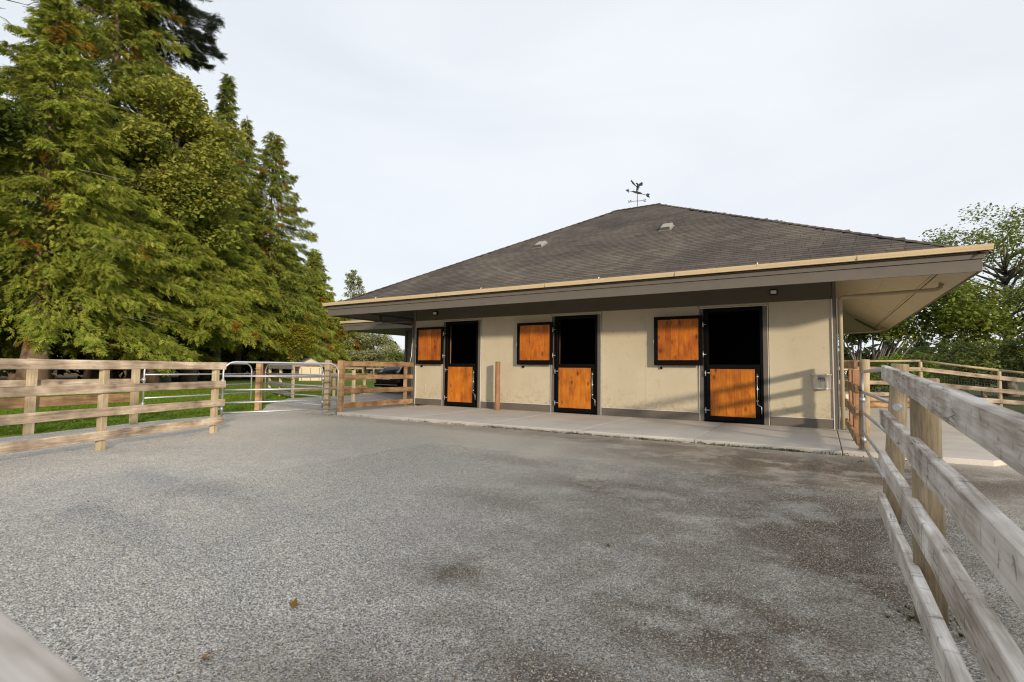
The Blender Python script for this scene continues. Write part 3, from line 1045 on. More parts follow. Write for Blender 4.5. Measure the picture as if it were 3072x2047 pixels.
def tinted(me, cols):
    a = me.color_attributes.new('tint', 'FLOAT_COLOR', 'POINT')
    arr = np.ones((len(me.vertices), 4), np.float32)
    arr[:, :3] = cols
    a.data.foreach_set('color', arr.ravel())


def tab_geo(w, h):
    """one shingle tab: a thin wedge, thick at its lower edge; local x along the eave, y up the slope"""
    v = [(-w / 2, 0, 0), (w / 2, 0, 0), (w / 2, h, 0), (-w / 2, h, 0), (-w / 2, 0, 0.011), (w / 2, 0, 0.011), (w / 2, h, 0.003), (-w / 2, h, 0.003)]
    f = [(3, 2, 1, 0), (4, 5, 6, 7), (0, 1, 5, 4), (1, 2, 6, 5), (2, 3, 7, 6), (3, 0, 4, 7)]
    mi = [1, 0, 1, 1, 1, 1]
    return v, f, mi


rg = random.Random(11)
EXP, TH = 0.142, 0.175
up_v = Vector((0, RY - yf, RZ - ze)).normalized()
nrm = Vector((1, 0, 0)).cross(up_v)
SL = math.hypot(RY - yf, RZ - ze)
WIDTHS = (0.22, 0.28, 0.33, 0.38)
TINTS = (0.84, 0.93, 1.0, 1.08, 1.16)
tabs = []
i = 0
while i * EXP < SL - 0.06:
    t = i * EXP / SL
    a = xl + (RXL - xl) * t
    b = xr + (RXR - xr) * t
    x = a + rg.uniform(-0.3, 0.0)
    while x < b:
        w = rg.choice(WIDTHS)
        c = x + w / 2
        if c - w / 2 > a - 0.05 and c + w / 2 < b + 0.05:
            P = Vector((c, yf, ze)) + up_v * (i * EXP)
            tabs.append((P, w, rg.choice(TINTS), (P - Vector((0, 0, 1.32))).length))
        x += w + 0.006
    i += 1
tabs.sort(key=lambda q: q[3] - 0.22 * (q[0].x))
base_R = Matrix((Vector((1, 0, 0)), up_v, nrm)).transposed().to_4x4()
cache = {}
for P, w, tn, _ in tabs[:300]:
    k = (w, tn)
    if k not in cache:
        v, f, mi = tab_geo(w, TH)
        me = bpy.data.meshes.new('shingle')
        me.from_pydata(v, [], f)
        me.materials.append(m_shingle)
        me.materials.append(m_asphalt)
        me.polygons.foreach_set('material_index', mi)
        tinted(me, (tn, tn, tn))
        cache[k] = me
    o = bpy.data.objects.new('shingle', cache[k])
    M = base_R.copy()
    M.translation = P + nrm * 0.004
    link(o, roof, M)
vv, ff, mm, cc = [], [], [], []
for P, w, tn, _ in tabs[300:]:
    v, f, mi = tab_geo(w, TH)
    b = len(vv)
    for q in v:
        r = base_R @ Vector(q) + P + nrm * 0.004
        vv.append(tuple(r))
        cc.append((tn, tn, tn))
    ff += [tuple(b + k for k in q) for q in f]
    mm += mi
# the other three slopes: full courses
def courses(A, B, RA, RB):
    A, B, RA, RB = map(Vector, (A, B, RA, RB))
    k = 60
    for j in range(k):
        t0, t1 = j / k, min(1, (j + 1.2) / k)
        p = [A.lerp(RA, t0), B.lerp(RB, t0), B.lerp(RB, t1), A.lerp(RA, t1)]
        nn = (B - A).cross(RA - A).normalized()
        b = len(vv)
        for q in p:
            vv.append(tuple(q + nn * 0.004))
        for q, hh in zip(p, (0.017, 0.017, 0.007, 0.007)):
            vv.append(tuple(q + nn * hh))
        cc.extend([(1, 1, 1)] * 8)
        for fa, m_ in zip(((4, 5, 6, 7), (0, 1, 5, 4), (1, 2, 6, 5), (3, 0, 4, 7)), (0, 1, 1, 1)):
            ff.append(tuple(b + q for q in fa))
            mm.append(m_)


courses((xr, yf, ze), (xr, yb, ze), (RXR, RY, RZ), (RXR, RY, RZ))
courses((xr, yb, ze), (xl, yb, ze), (RXR, RY, RZ), (RXL, RY, RZ))
courses((xl, yb, ze), (xl, yf, ze), (RXL, RY, RZ), (RXL, RY, RZ))
me = bpy.data.meshes.new('shingles')
me.from_pydata(vv, [], ff)
me.materials.append(m_shingle)
me.materials.append(m_asphalt)
me.polygons.foreach_set('material_index', mm)
tinted(me, np.array(cc, np.float32))
o = bpy.data.objects.new('shingle_field', me)
o['kind'] = 'stuff'
link(o, roof)


def cap_run(A, B, n, s1, s2):
    """folded cap shingles up a hip or along the ridge; s1, s2 the two downhill directions"""
    A, B = Vector(A), Vector(B)
    ax = (B - A).normalized()
    step = (B - A).length / n
    for k in range(n):
        p = A + ax * step * k
        L = step * 1.25
        v = []
        for (q, h) in ((0.0, 0.026), (L, 0.008)):
            for sd, w in ((s1, 0.13), (None, 0), (s2, 0.13)):
                d = Vector(sd).normalized() * w if sd is not None else Vector((0, 0, 0))
                v.append(p + ax * q + d + Vector((0, 0, h + 0.012)))
        vs = [tuple(q) for q in v] + [tuple(q - Vector((0, 0, 0.012))) for q in v]
        f = [(0, 1, 4, 3), (1, 2, 5, 4), (0, 6, 7, 1), (1, 7, 8, 2), (0, 3, 9, 6), (2, 8, 11, 5)]
        me = bpy.data.meshes.new('cap_shingle')
        me.from_pydata(vs, [], f)
        me.materials.append(m_shingle)
        me.materials.append(m_asphalt)
        me.polygons.foreach_set('material_index', [0, 0, 1, 1, 1, 1])
        t = random.choice(TINTS) * 0.95
        tinted(me, (t, t, t))
        o = bpy.data.objects.new('cap_shingle', me)
        link(o, roof)


down_f = (0, -(RY - yf), -(RZ - ze))
down_r = (xr - RXR, 0, -(RZ - ze))
down_l = (xl - RXL, 0, -(RZ - ze))
down_b = (0, yb - RY, -(RZ - ze))
cap_run((xr, yf, ze), (RXR, RY, RZ), 46, down_f, down_r)
cap_run((xl, yf, ze), (RXL, RY, RZ), 46, down_l, down_f)
cap_run((RXR + 0.1, RY, RZ + 0.01), (RXL - 0.1, RY, RZ + 0.01), 8, down_f, down_b)

# roof vents
for (x, y, w) in ((-3.93, 15.15, 0.31), (-8.24, 15.1, 0.31)):
    z = ze + (y - yf) * (RZ - ze) / (RY - yf)
    M = base_R.copy()
    M.translation = (x, y, z)
    s = MB()
    s.box(-w / 2 - 0.03, w / 2 + 0.03, -0.03, 0.50, 0.012, 0.02, 0)
    v0 = [(-w / 2, 0.0, 0.03), (w / 2, 0.0, 0.03), (w / 2, 0.46, 0.03), (-w / 2, 0.46, 0.03), (-w / 2 + 0.015, 0.03, 0.105), (w / 2 - 0.015, 0.03, 0.105), (w / 2 - 0.015, 0.44, 0.115), (-w / 2 + 0.015, 0.44, 0.115)]
    b = len(s.v)
    s.v += v0
    for q in ((3, 2, 1, 0), (4, 5, 6, 7), (0, 1, 5, 4), (1, 2, 6, 5), (2, 3, 7, 6), (3, 0, 4, 7)):
        s.f.append(tuple(b + k for k in q))
        s.m.append(0)
    s.m[-4] = 1
    s.obj('roof_vent', [m_vent, m_ventmouth], st, M, bevel=0.008)

# the wing behind, its own eaves showing past the far end
wg = thing('stable_wing', 'low rear wing behind the stable whose taupe eave shows past the far corner', 'building', (-14.5, 20, 0))
wx0, wy0, wx1, wy1 = -19.24, 16.2, -14.45, 30.0
MB().box(wx0, wx1, wy0, wy0 + 0.03, ZF, ZF + 0.21).obj('fascia_board', m_taupe, wg)
MB().box(wx0 - 0.028, wx1, wy0 - 0.028, wy0 + 0.03, ZF + 0.214, ZF + 0.33).obj('fascia_cap_board', m_taupe, wg)
MB().box(wx0, wx0 + 0.03, wy0 + 0.032, wy1, ZF, ZF + 0.21).obj('fascia_board', m_taupe, wg)
MB().box(wx0 - 0.028, wx0 + 0.03, wy0 + 0.032, wy1, ZF + 0.214, ZF + 0.33).obj('fascia_cap_board', m_taupe, wg)
MB().prism([(wy0 - 0.03 + u, w) for u, w in prof], wx0 - 0.12, wx1, 'x').obj('gutter', m_gutter, wg)
MB().prism([(wx0 + u, w) for u, w in prof], wy0 + 0.02, wy1, 'y').obj('gutter', m_gutter, wg)
MB().box(wx0 + 0.033, wx1, wy0 + 0.033, wy1, zs0, zs1).obj('soffit_board', m_frieze_and_shade, wg)  # wing soffit darkened too, eave shade put into its colour
MB().box(-17.2, -12.36, 18.25, 18.31, 0.0, zs0 - 0.003).obj('wall', m_taupe, wg)
MB().box(-17.2, -17.14, 18.312, 29.5, 0.0, zs0 - 0.003).obj('wall', m_taupe, wg)
MB().box(-17.23, -17.12, 18.20, 18.248, 0.0, zs0 - 0.003).obj('corner_board', m_taupe, wg)
MB().tube([(wx0 + 1.6, wy0 - 0.17, 3.48), (wx0 + 1.6, wy0 - 0.17, 3.53), (wx0 + 1.61, wy0 - 0.12, 3.535)], 0.011, 8).obj('gutter_strap', m_white_strip, wg)
rw = MB()
rw.poly([(wx0 - 0.05, wy0 - 0.05, 3.44), (wx1, wy0 - 0.05, 3.44), (wx1, wy0 + 4.5, 5.9), (wx0 + 4.5, wy0 + 4.5, 5.9)])
rw.poly([(wx0 - 0.05, wy1, 3.44), (wx0 - 0.05, wy0 - 0.05, 3.44), (wx0 + 4.5, wy0 + 4.5, 5.9), (wx0 + 4.5, wy1, 5.9)])
me = rw.mesh('roof', m_shingle)
tinted(me, (1, 1, 1))
link(bpy.data.objects.new('roof', me), wg)

# ------------------------------------------------------------------ things fixed to or standing by the stable
for x, lab in ((-0.935, 'small white floodlight under the eave above the door nearest the steel bucket'), (-11.245, 'small white floodlight under the eave near the far stable corner')):
    y = YW - 0.02
    lp = thing('floodlight', lab, 'floodlight', (x, y, 3.215), 0, 'floodlights under the stable eave')
    MB().box(x - 0.075, x + 0.075, y - 0.07, y - 0.002, 3.155, 3.275).obj('housing', m_black, lp, bevel=0.01)
    MB().box(x - 0.06, x + 0.06, y - 0.08, y - 0.071, 3.17, 3.25).obj('lens', m_lens, lp)

# flat backed steel bucket
bk = thing('wall_bucket', 'flat-backed stainless steel bucket hung on the wall beside the corner downpipe', 'bucket', (-0.01, YW, 0.95))
s = MB()
n = 20
for z, rx, ry in ((0.955, 0.172, 0.165), (0.98, 0.180, 0.175), (1.27, 0.196, 0.195), (1.272, 0.206, 0.205), (1.294, 0.206, 0.205), (1.292, 0.190, 0.188), (1.00, 0.166, 0.165)):
    for k in range(n + 1):
        a = math.pi * k / n
        s.v.append((-0.01 - rx * math.cos(a), YW - 0.006 - ry * math.sin(a), z))
for j in range(6):
    for k in range(n):
        s.f.append((j * (n + 1) + k, (j + 1) * (n + 1) + k, (j + 1) * (n + 1) + k + 1, j * (n + 1) + k + 1))
        s.m.append(0)
    s.f.append((j * (n + 1) + n, (j + 1) * (n + 1) + n, (j + 1) * (n + 1), j * (n + 1)))
    s.m.append(0)
s.f.append(tuple(range(n, -1, -1)))
s.m.append(0)
s.f.append(tuple(6 * (n + 1) + k for k in range(n + 1)))
s.m.append(0)
s.sm = True
s.obj('pail', m_stain, bk)


def on_pail(u, z, lift):
    """point on the curved front, u metres along it"""
    r = 0.198 - (1.27 - z) * 0.055
    a = math.pi / 2 + u / r
    return (-0.01 - (r - 0.006 + lift) * math.cos(a), YW - 0.006 - (r + lift) * math.sin(a), z)


def curved(mb, u0, u1, z0, z1, lift, k=6):
    for q in range(k):
        a, b = u0 + (u1 - u0) * q / k, u0 + (u1 - u0) * (q + 1) / k
        mb.poly([on_pail(a, z0, lift), on_pail(b, z0, lift), on_pail(b, z1, lift), on_pail(a, z1, lift)])


lb = MB()
curved(lb, -0.075, 0.065, 1.135, 1.198, 0.005, 8)
lb.obj('sticker', m_label, bk)
gl = MB()
# upper line: one small row of worn capitals
for k, w in enumerate((0.010, 0.010, 0.009, 0.010, 0.008, 0.010, 0.010, 0.009)):
    u = -0.056 + k * 0.0145
    curved(gl, u, u + w * 0.32, 1.174, 1.192, 0.007, 1)
    curved(gl, u, u + w, 1.181, 1.185, 0.007, 1)
    curved(gl, u + w * 0.7, u + w, 1.174, 1.192, 0.007, 1)
# lower line: E, a solid triangle, S
for z in (1.142, 1.152, 1.162):
    curved(gl, -0.064, -0.034, z, z + 0.005, 0.007, 2)
curved(gl, -0.064, -0.057, 1.142, 1.167, 0.007, 1)
gl.poly([on_pail(-0.026, 1.142, 0.007), on_pail(0.012, 1.142, 0.007), on_pail(-0.004, 1.168, 0.007)][::1])
for z in (1.142, 1.152, 1.162):
    curved(gl, 0.022, 0.050, z, z + 0.005, 0.007, 2)
curved(gl, 0.022, 0.029, 1.152, 1.167, 0.007, 1)
curved(gl, 0.043, 0.050, 1.142, 1.157, 0.007, 1)
gl.obj('print', m_print, bk)

bo = round_post(None, (-8.47, 13.03, 0.07), (-8.47, 13.03, 1.55), 0.078, m_log_red, 'bollard', 5)
tag(bo, 'round wooden bollard standing before the wall between two stable doors', 'bollard')

# ------------------------------------------------------------------ weathervane
VX, VY, VZ = -5.94, RY, RZ
wv = thing('weathervane', 'dark iron eagle weathervane with arrow and compass letters on the roof ridge', 'weathervane', (VX, VY, VZ))
MB().tube([(VX, VY, VZ - 0.05), (VX, VY, VZ + 0.60)], 0.012, 8).obj('pole', m_iron, wv)
lat = Vector((0.953, 0.302, 0))
dep = Vector((-0.302, 0.953, 0))
VC = Vector((VX, VY, 0))


def glyph(mb, strokes, o, u, w, h, r=0.013):
    for st_ in strokes:
        mb.tube([o + u * (p[0] * w) + Vector((0, 0, p[1] * h)) for p in st_], r, 6)


for d, gstr in ((-lat, [[(0, 0), (0, 1)], [(0, 1), (1, 0)], [(1, 0), (1, 1)]]),
                (lat, [[(1, 0.85), (0.75, 1), (0.25, 1), (0, 0.8), (0.2, 0.55), (0.8, 0.45), (1, 0.2), (0.75, 0), (0.25, 0), (0, 0.15)]]),
                (dep, [[(0, 0), (1, 0)], [(0, 0.5), (0.8, 0.5)], [(0, 1), (1, 1)], [(0, 0), (0, 1)]]),
                (-dep, [[(0, 1), (0.25, 0), (0.5, 0.8), (0.75, 0), (1, 1)]])):
    arm = MB().tube([VC + d * 0.0 + Vector((0, 0, VZ + 0.26)), VC + d * 0.24 + Vector((0, 0, VZ + 0.26))], 0.010, 6)
    u = Vector((-d.y, d.x, 0))
    o = VC + d * 0.26 + Vector((0, 0, VZ + 0.21))
    if abs(d.dot(lat)) > 0.5:
        # letters face out from the ridge, so they read mirrored from the yard
        u = -lat if True else u
        o = VC + d * 0.28 + lat * 0.04 + Vector((0, 0, VZ + 0.21))
        glyph(arm, gstr, o, u, 0.08, 0.105, 0.011)
    else:
        u = d
        glyph(arm, gstr, VC + d * 0.24 + Vector((0, 0, VZ + 0.21)), u, 0.08, 0.105, 0.011)
    arm.obj('compass_arm', m_iron, wv)
ah = Vector((-0.27, -0.478, 0)).normalized()
za = VZ + 0.58


def plate(mb, pts, t, side):
    """flat cut-out of thickness t from 3-D outline points"""
    pts = [Vector(p) for p in pts]
    side = side.normalized() * t / 2
    n = len(pts)
    b = len(mb.v)
    mb.v += [tuple(p + side) for p in pts] + [tuple(p - side) for p in pts]
    mb.f.append(tuple(range(b, b + n)))
    mb.f.append(tuple(range(b + 2 * n - 1, b + n - 1, -1)))
    mb.m += [0, 0]
    for k in range(n):
        k2 = (k + 1) % n
        mb.f.append((b + k2, b + k, b + n + k, b + n + k2))
        mb.m.append(0)


sd = ah.cross(Vector((0, 0, 1)))
P = lambda a, z: VC + ah * a + Vector((0, 0, za + z))
ar = MB().tube([P(-0.50, 0), P(0.50, 0)], 0.011, 6)
plate(ar, [P(0.60, 0), P(0.42, 0.075), P(0.45, 0), P(0.42, -0.075)], 0.012, sd)
plate(ar, [P(-0.44, 0), P(-0.52, 0.075), P(-0.66, 0.075), P(-0.60, 0), P(-0.66, -0.075), P(-0.52, -0.075)], 0.012, sd)
plate(ar, [P(0.30, 0.0), P(0.20, 0.05), P(0.10, 0.04), P(0.04, 0.07), P(-0.06, 0.05), P(-0.14, 0.06), P(-0.30, 0.0), P(-0.1, -0.035), P(0.1, -0.035)], 0.014, sd)
ar.obj('arrow', m_iron, wv)
eg = MB()
wdir = lat
Q = lambda a, z: VC + wdir * a + dep * 0.0 + Vector((0, 0, VZ + z))
eg.tube([Q(-0.035, 0.64), Q(-0.01, 0.74), Q(0.012, 0.83)], [0.012, 0.03, 0.04], 8)
eg.tube([Q(0.02, 0.64), Q(0.03, 0.72), Q(0.025, 0.80)], [0.010, 0.025, 0.03], 8)
eg.tube([Q(0.0, 0.76), Q(0.02, 0.86), Q(0.01, 0.93), Q(-0.03, 0.955), Q(-0.06, 0.935)], [0.035, 0.045, 0.03, 0.026, 0.008], 8)
eg.obj('eagle_body', m_iron, wv)
wl_ = MB()
plate(wl_, [Q(-0.01, 0.82), Q(-0.07, 0.90), Q(-0.13, 1.00), Q(-0.19, 1.07), Q(-0.225, 1.12), Q(-0.235, 1.115), Q(-0.22, 1.075), Q(-0.25, 1.085), Q(-0.235, 1.055), Q(-0.25, 1.045), Q(-0.21, 1.02), Q(-0.20, 0.97), Q(-0.14, 0.91), Q(-0.08, 0.86), Q(-0.03, 0.81)], 0.014, dep)
wl_.obj('wing', m_iron, wv)
wr_ = MB()
plate(wr_, [Q(0.02, 0.80), Q(0.035, 0.90), Q(0.08, 0.94), Q(0.13, 0.965), Q(0.165, 1.0), Q(0.185, 0.985), Q(0.18, 0.965), Q(0.215, 0.965), Q(0.195, 0.935), Q(0.22, 0.925), Q(0.19, 0.895), Q(0.215, 0.875), Q(0.18, 0.85), Q(0.11, 0.845), Q(0.06, 0.82), Q(0.12, 0.80), Q(0.05, 0.775)], 0.014, dep)
wr_.obj('wing', m_iron, wv)

# ------------------------------------------------------------------ fences and gates
SD = [100]


def nxt():
    SD[0] += 1
    return SD[0]


# front paddock fence, four boards on the yard side of square posts
fa = thing('board_fence', 'pale weathered four-board fence ending beside the yard gate', 'fence', (-9.95, 4.5, 0))
dA = (Vector((-10.31, 5.55, 0)) - Vector((-9.58, 3.45, 0))).normalized()
nA = Vector((dA.y, -dA.x, 0))
if nA.x < 0:
    nA = -nA
p0 = Vector((-9.58, 3.45, 0)) - dA * 6.2
p1 = Vector((-10.36, 5.70, 0))
for z0, z1 in ((1.26, 1.40), (0.895, 1.03), (0.53, 0.665), (0.165, 0.31)):
    zc, h = (z0 + z1) / 2, z1 - z0
    off = nA * 0.075
    mid = p0.lerp(p1, 0.42)
    board(fa, p1 + off + Vector((0, 0, zc)), mid + off + Vector((0, 0, zc - 0.01)), 0.045, h, m_fence, seed=nxt())
    board(fa, mid + off + Vector((0, 0, zc - 0.01)) - dA * 0.006, p0 + off + Vector((0, 0, zc - 0.03)), 0.045, h, m_fence, seed=nxt())
for k in range(5):
    q = Vector((-10.31, 5.55, 0)) - dA * (2.223 * k)
    square_post(fa, q, 1.37 if k else 1.385, 0.10, 0.10, m_fence_post, rotz=math.atan2(dA.y, dA.x))

# fence behind it on the lawn edge
fb = thing('board_fence', 'board fence on the lawn edge running behind the pale front fence', 'fence', (-13.0, 4.4, 0))
dB = (Vector((-13.25, 5.36, 0)) - Vector((-12.76, 3.46, 0))).normalized()
nB = Vector((dB.y, -dB.x, 0))
if nB.x < 0:
    nB = -nB
b1 = Vector((-13.25, 5.36, 0)) + dB * 0.05
b0 = Vector((-12.76, 3.46, 0)) - dB * 6.0
for z0, z1, mt in ((1.25, 1.40, m_fence), (0.86, 1.02, m_fence), (0.50, 0.69, m_fence_warm)):
    zc, h = (z0 + z1) / 2, z1 - z0
    off = -nB * 0.075
    mid = Vector((-12.76, 3.46, 0))
    board(fb, b1 + off + Vector((0, 0, zc)), mid + off + Vector((0, 0, zc)), 0.045, h, mt, seed=nxt())
    board(fb, mid + off + Vector((0, 0, zc)) - dB * 0.006, b0 + off + Vector((0, 0, zc)), 0.045, h, mt, seed=nxt())
for k in range(4):
    q = Vector((-13.25, 5.36, 0)) - dB * (1.962 * k)
    square_post(fb, q, 1.43, 0.13, 0.11, m_fence_post, rotz=math.atan2(dB.y, dB.x))


def tube_gate(name, label, A, B, zs, ztop, zfoot, corner, r, group='tubular steel gates', low=None, tilt=0.0):
    """arched steel tube gate between two points, one loop and separate rails"""
    A, B = Vector(A), Vector(B)
    d = (B - A)
    L = d.length
    d.normalize()
    g = thing(name, label, 'gate', (A.x, A.y, 0), 0, group)
    pt = lambda u, z: A + d * u + Vector((0, 0, z + tilt * u))
    pts = [pt(0, zfoot)]
    for k in range(7):
        a = math.pi / 2 * k / 6
        pts.append(pt(corner * (1 - math.cos(a)), ztop - corner * (1 - math.sin(a))))
    for k in range(6, -1, -1):
        a = math.pi / 2 * k / 6
        pts.append(pt(L - corner * (1 - math.cos(a)), ztop - corner * (1 - math.sin(a))))
    pts.append(pt(L, zfoot))
    MB().tube(pts, r, 10).obj('gate_frame', m_galv, g)
    for z in zs:
        MB().tube([pt(r * 0.9, z), pt(L / 2, z), pt(L - r * 0.9, z)], r * 0.9, 10).obj('rail', m_galv, g)
    for z in (zs[0] - 0.12, zs[-1] + 0.10):
        h = MB().tube([pt(-0.10, z), pt(-0.02, z)], 0.012, 8)
        h.box(-0.035, 0.035, -0.03, 0.03, -0.045, 0.045, 0, Matrix.Translation(pt(-0.005, z)))
        h.obj('hinge', m_galv, g)
    return g


tube_gate('tubular_gate', 'five-rail galvanised gate closing the yard between front fence and stable fence', (-12.53, 6.93, 0), (-11.56, 9.60, 0), (1.08, 0.74, 0.425, 0.18), 1.43, 0.03, 0.26, 0.024)
tube_gate('tubular_gate', 'galvanised gate standing on the lawn behind the pale front fence', (-13.30, 5.55, 0), (-14.08, 8.60, 0), (1.11, 0.82, 0.57, 0.33), 1.40, 0.28, 0.22, 0.020)
tube_gate('tubular_gate', 'galvanised gate swung open along the driveway behind the closed gate', (-12.66, 9.95, 0), (-16.3, 10.45, 0), (1.10, 0.76, 0.46, 0.20), 1.40, 0.10, 0.28, 0.020)

for (x, y, h, w, mt, lab) in ((-14.82, 9.30, 1.48, 0.15, m_fence_warm, 'reddish brown gate post on the lawn beside a short upright board'),
                              (-12.50, 9.99, 1.54, 0.15, m_fence_post, 'tall pale square post behind the closed gate near its latch end')):
    q = square_post(None, (x, y, 0), h, w, w, mt, 'gate_post', 0.4)
    tag(q, lab, 'post', 'gate posts by the driveway')
q = square_post(None, (-15.05, 9.42, 0.25), 1.0, 0.09, 0.045, m_fence, 'upright_board', 0.4)
tag(q, 'short pale board fixed upright against the reddish gate post', 'board')

# fence between the gate and the stable corner
fd = thing('board_fence', 'brown four-board fence joining the gate to the far stable corner', 'fence', (-11.8, 11.4, 0))
d0, d1 = Vector((-11.60, 9.72, 0)), Vector((-12.16, 13.2, 0))
dD = (d1 - d0).normalized()
nD = Vector((dD.y, -dD.x, 0))
if nD.x < 0:
    nD = -nD
for z0, z1, e0, e1 in ((1.36, 1.51, 1.39, 1.52), (0.98, 1.12, 0.98, 1.10), (0.58, 0.73, 0.545, 0.68), (0.17, 0.33, 0.12, 0.27)):
    off = nD * 0.06
    board(fd, d0 + off + Vector((0, 0, (z0 + z1) / 2)), d1 + off + Vector((0, 0, (e0 + e1) / 2)), 0.045, (z1 - z0), m_fence_warm, seed=nxt())
square_post(fd, (-11.53, 9.66, 0), 1.52, 0.16, 0.13, m_fence_warm, rotz=0.3)
square_post(fd, (-11.68, 10.25, 0.3), 0.95, 0.09, 0.07, m_fence_post, rotz=0.2)
square_post(fd, (-12.10, 12.85, 0.1), 1.32, 0.10, 0.09, m_fence_warm, rotz=0.2)

# old grey run and the brown run beyond the driveway
fe = thing('board_fence', 'old grey four-board fence on the lawn behind the open gate', 'fence', (-20.5, 13.9, 0))
e0, e1 = Vector((-23.6, 15.3, 0)), Vector((-18.43, 13.0, 0))
for z in (1.32, 0.93, 0.55, 0.20):
    board(fe, e0 + Vector((0, 0, z)), e1 + Vector((0, 0, z)), 0.045, 0.17, m_fence_grey, seed=nxt())
for t in (0.0, 0.5, 0.97):
    q = e0.lerp(e1, t)
    square_post(fe, (q.x - 0.05, q.y + 0.1, 0), 1.40, 0.12, 0.12, m_fence_post, rotz=-0.4)
ff_ = thing('board_fence', 'brown three-board fence across the driveway in front of the dark car', 'fence', (-18.2, 15, 0))
e0, e1 = Vector((-18.40, 13.08, 0)), Vector((-19.1, 17.6, 0))
for z, mt in ((1.42, m_fence_warm), (0.95, m_fence_grey), (0.40, m_fence_warm)):
    board(ff_, e0 + Vector((0, 0, z)), e1 + Vector((0, 0, z)), 0.045, 0.15, mt, seed=nxt())
for t in (0.52, 0.98):
    q = e0.lerp(e1, t)
    square_post(ff_, (q.x - 0.1, q.y, 0), 1.45, 0.10, 0.10, m_fence_post)
fg = thing('post_fence', 'low far fence of pale posts on the lawn beyond the driveway', 'fence', (-34, 32, 0))
e0, e1 = Vector((-37.5, 30.0, 0)), Vector((-32.4, 33.1, 0))
for z in (1.28, 0.75):
    board(fg, e0 + Vector((0, 0, z)), e1 + Vector((0, 0, z)), 0.04, 0.14, m_fence_grey, seed=nxt())
for t in (0.0, 0.2, 0.4, 0.52, 0.68, 0.88, 1.0):
    q = e0.lerp(e1, t)
    square_post(fg, (q.x + 0.07, q.y - 0.1, 0), 1.3, 0.11, 0.11, m_fence_post)

# short fence from the stable's near corner to the round gate post
fh = thing('board_fence', 'short brown fence of four boards between stable corner and round gate post', 'fence', (0.45, 11.5, 0))
round_post(fh, (0.56, 10.06, 0), (0.60, 10.06, 1.54), 0.075, m_log, seed=21)
for z0, z1 in ((1.39, 1.53), (1.00, 1.14), (0.60, 0.75), (0.19, 0.33)):
    board(fh, (0.462, 9.62, (z0 + z1) / 2), (0.43, 13.0, (z0 + z1) / 2 + 0.03), 0.045, z1 - z0, m_fence_warm, seed=nxt())
for (x, y, h) in ((0.53, 12.85, 1.36), (0.53, 11.35, 1.34)):
    square_post(fh, (x, y, 0.05), h, 0.11, 0.11, m_log_red, 'short_post', 0.1)
lg = MB().tube([(0.66, 13.2, 0.16), (0.75, 14.6, 0.17), (0.85, 16.2, 0.15)], 0.06, 12).obj('fence_rail', m_fence_post)
tag(lg, 'loose round rail lying on the concrete behind the short brown fence', 'rail')

# near fence on the right with heavy bleached boards
fi = thing('plank_fence', 'close bleached plank fence with heavy white boards on round posts', 'fence', (0.45, 3.5, 0))
round_post(fi, (0.50, 5.69, 0), (0.60, 5.70, 1.40), 0.072, m_log, seed=31)
round_post(fi, (0.47, 3.53, 0), (0.475, 3.53, 1.29), 0.069, m_log, seed=33)
round_post(fi, (0.47, 1.35, 0), (0.475, 1.35, 1.2), 0.07, m_log, seed=35)
round_post(fi, (0.47, -0.6, 0), (0.475, -0.6, 1.15), 0.07, m_log, seed=36)
for (xa, ya, za0, za1, slope) in ((0.445, 5.46, 1.275, 1.387, 0.042), (0.42, 5.42, 0.885, 1.015, 0.019), (0.40, 5.36, 0.535, 0.665, 0.010), (0.385, 5.36, 0.175, 0.308, 0.004)):
    xb, yb_ = 0.36, 1.48
    z = (za0 + za1) / 2
    L = ya - yb_
    A = Vector((xa + 0.0225, ya, z))
    B = Vector((xb + 0.0225, yb_, z - slope * L))
    B2 = B + (B - A) * (2.2 / L)
    h = za1 - za0 + 0.006
    # one long board with a rough top
    s = board_mesh((B2 - A).length, 0.05, h, m_white_wood, 0.0032, nxt(), 16, 0.005)
    o = bpy.data.objects.new('board', s)
    link(o, fi, frame(A, B2))
gg_ = tube_gate('tubular_gate', 'galvanised gate folded back behind the close bleached plank fence', (0.545, 9.86, 0), (0.565, 5.86, 0), (1.02, 0.70, 0.38, 0.165), 1.345, 0.09, 0.22, 0.024, tilt=0.006)
MB().tube([(0.575, 5.64, 1.03), (0.545, 5.50, 1.03)], 0.030, 12).obj('latch_pin', m_galv, gg_)
MB().tube([(0.51, 9.98, 1.10), (0.48, 9.90, 1.075), (0.50, 9.82, 1.06), (0.56, 9.82, 1.03), (0.57, 9.90, 1.0), (0.58, 9.84, 0.93)], 0.010, 6).obj('chain', m_iron, gg_)

# fence right at the camera, seen along its top edge
fk = thing('plank_fence', 'pale plank right at the viewer, only its blurred top corner showing', 'fence', (-1.2, 0.15, 0))
o = bpy.data.objects.new('board', board_mesh(3.6, 0.045, 0.14, m_white_wood, 0.0, 77, 2, 0.004))
link(o, fk, frame((-3.3, 0.115, 1.065), (0.30, 0.115, 1.065)))
o = bpy.data.objects.new('board', board_mesh(3.6, 0.045, 0.14, m_white_wood, 0.003, 78, 10, 0.006))
link(o, fk, frame((-3.3, 0.115, 0.70), (0.30, 0.115, 0.70)))
square_post(fk, (-1.9, 0.055, 0), 1.10, 0.07, 0.07, m_fence_post)

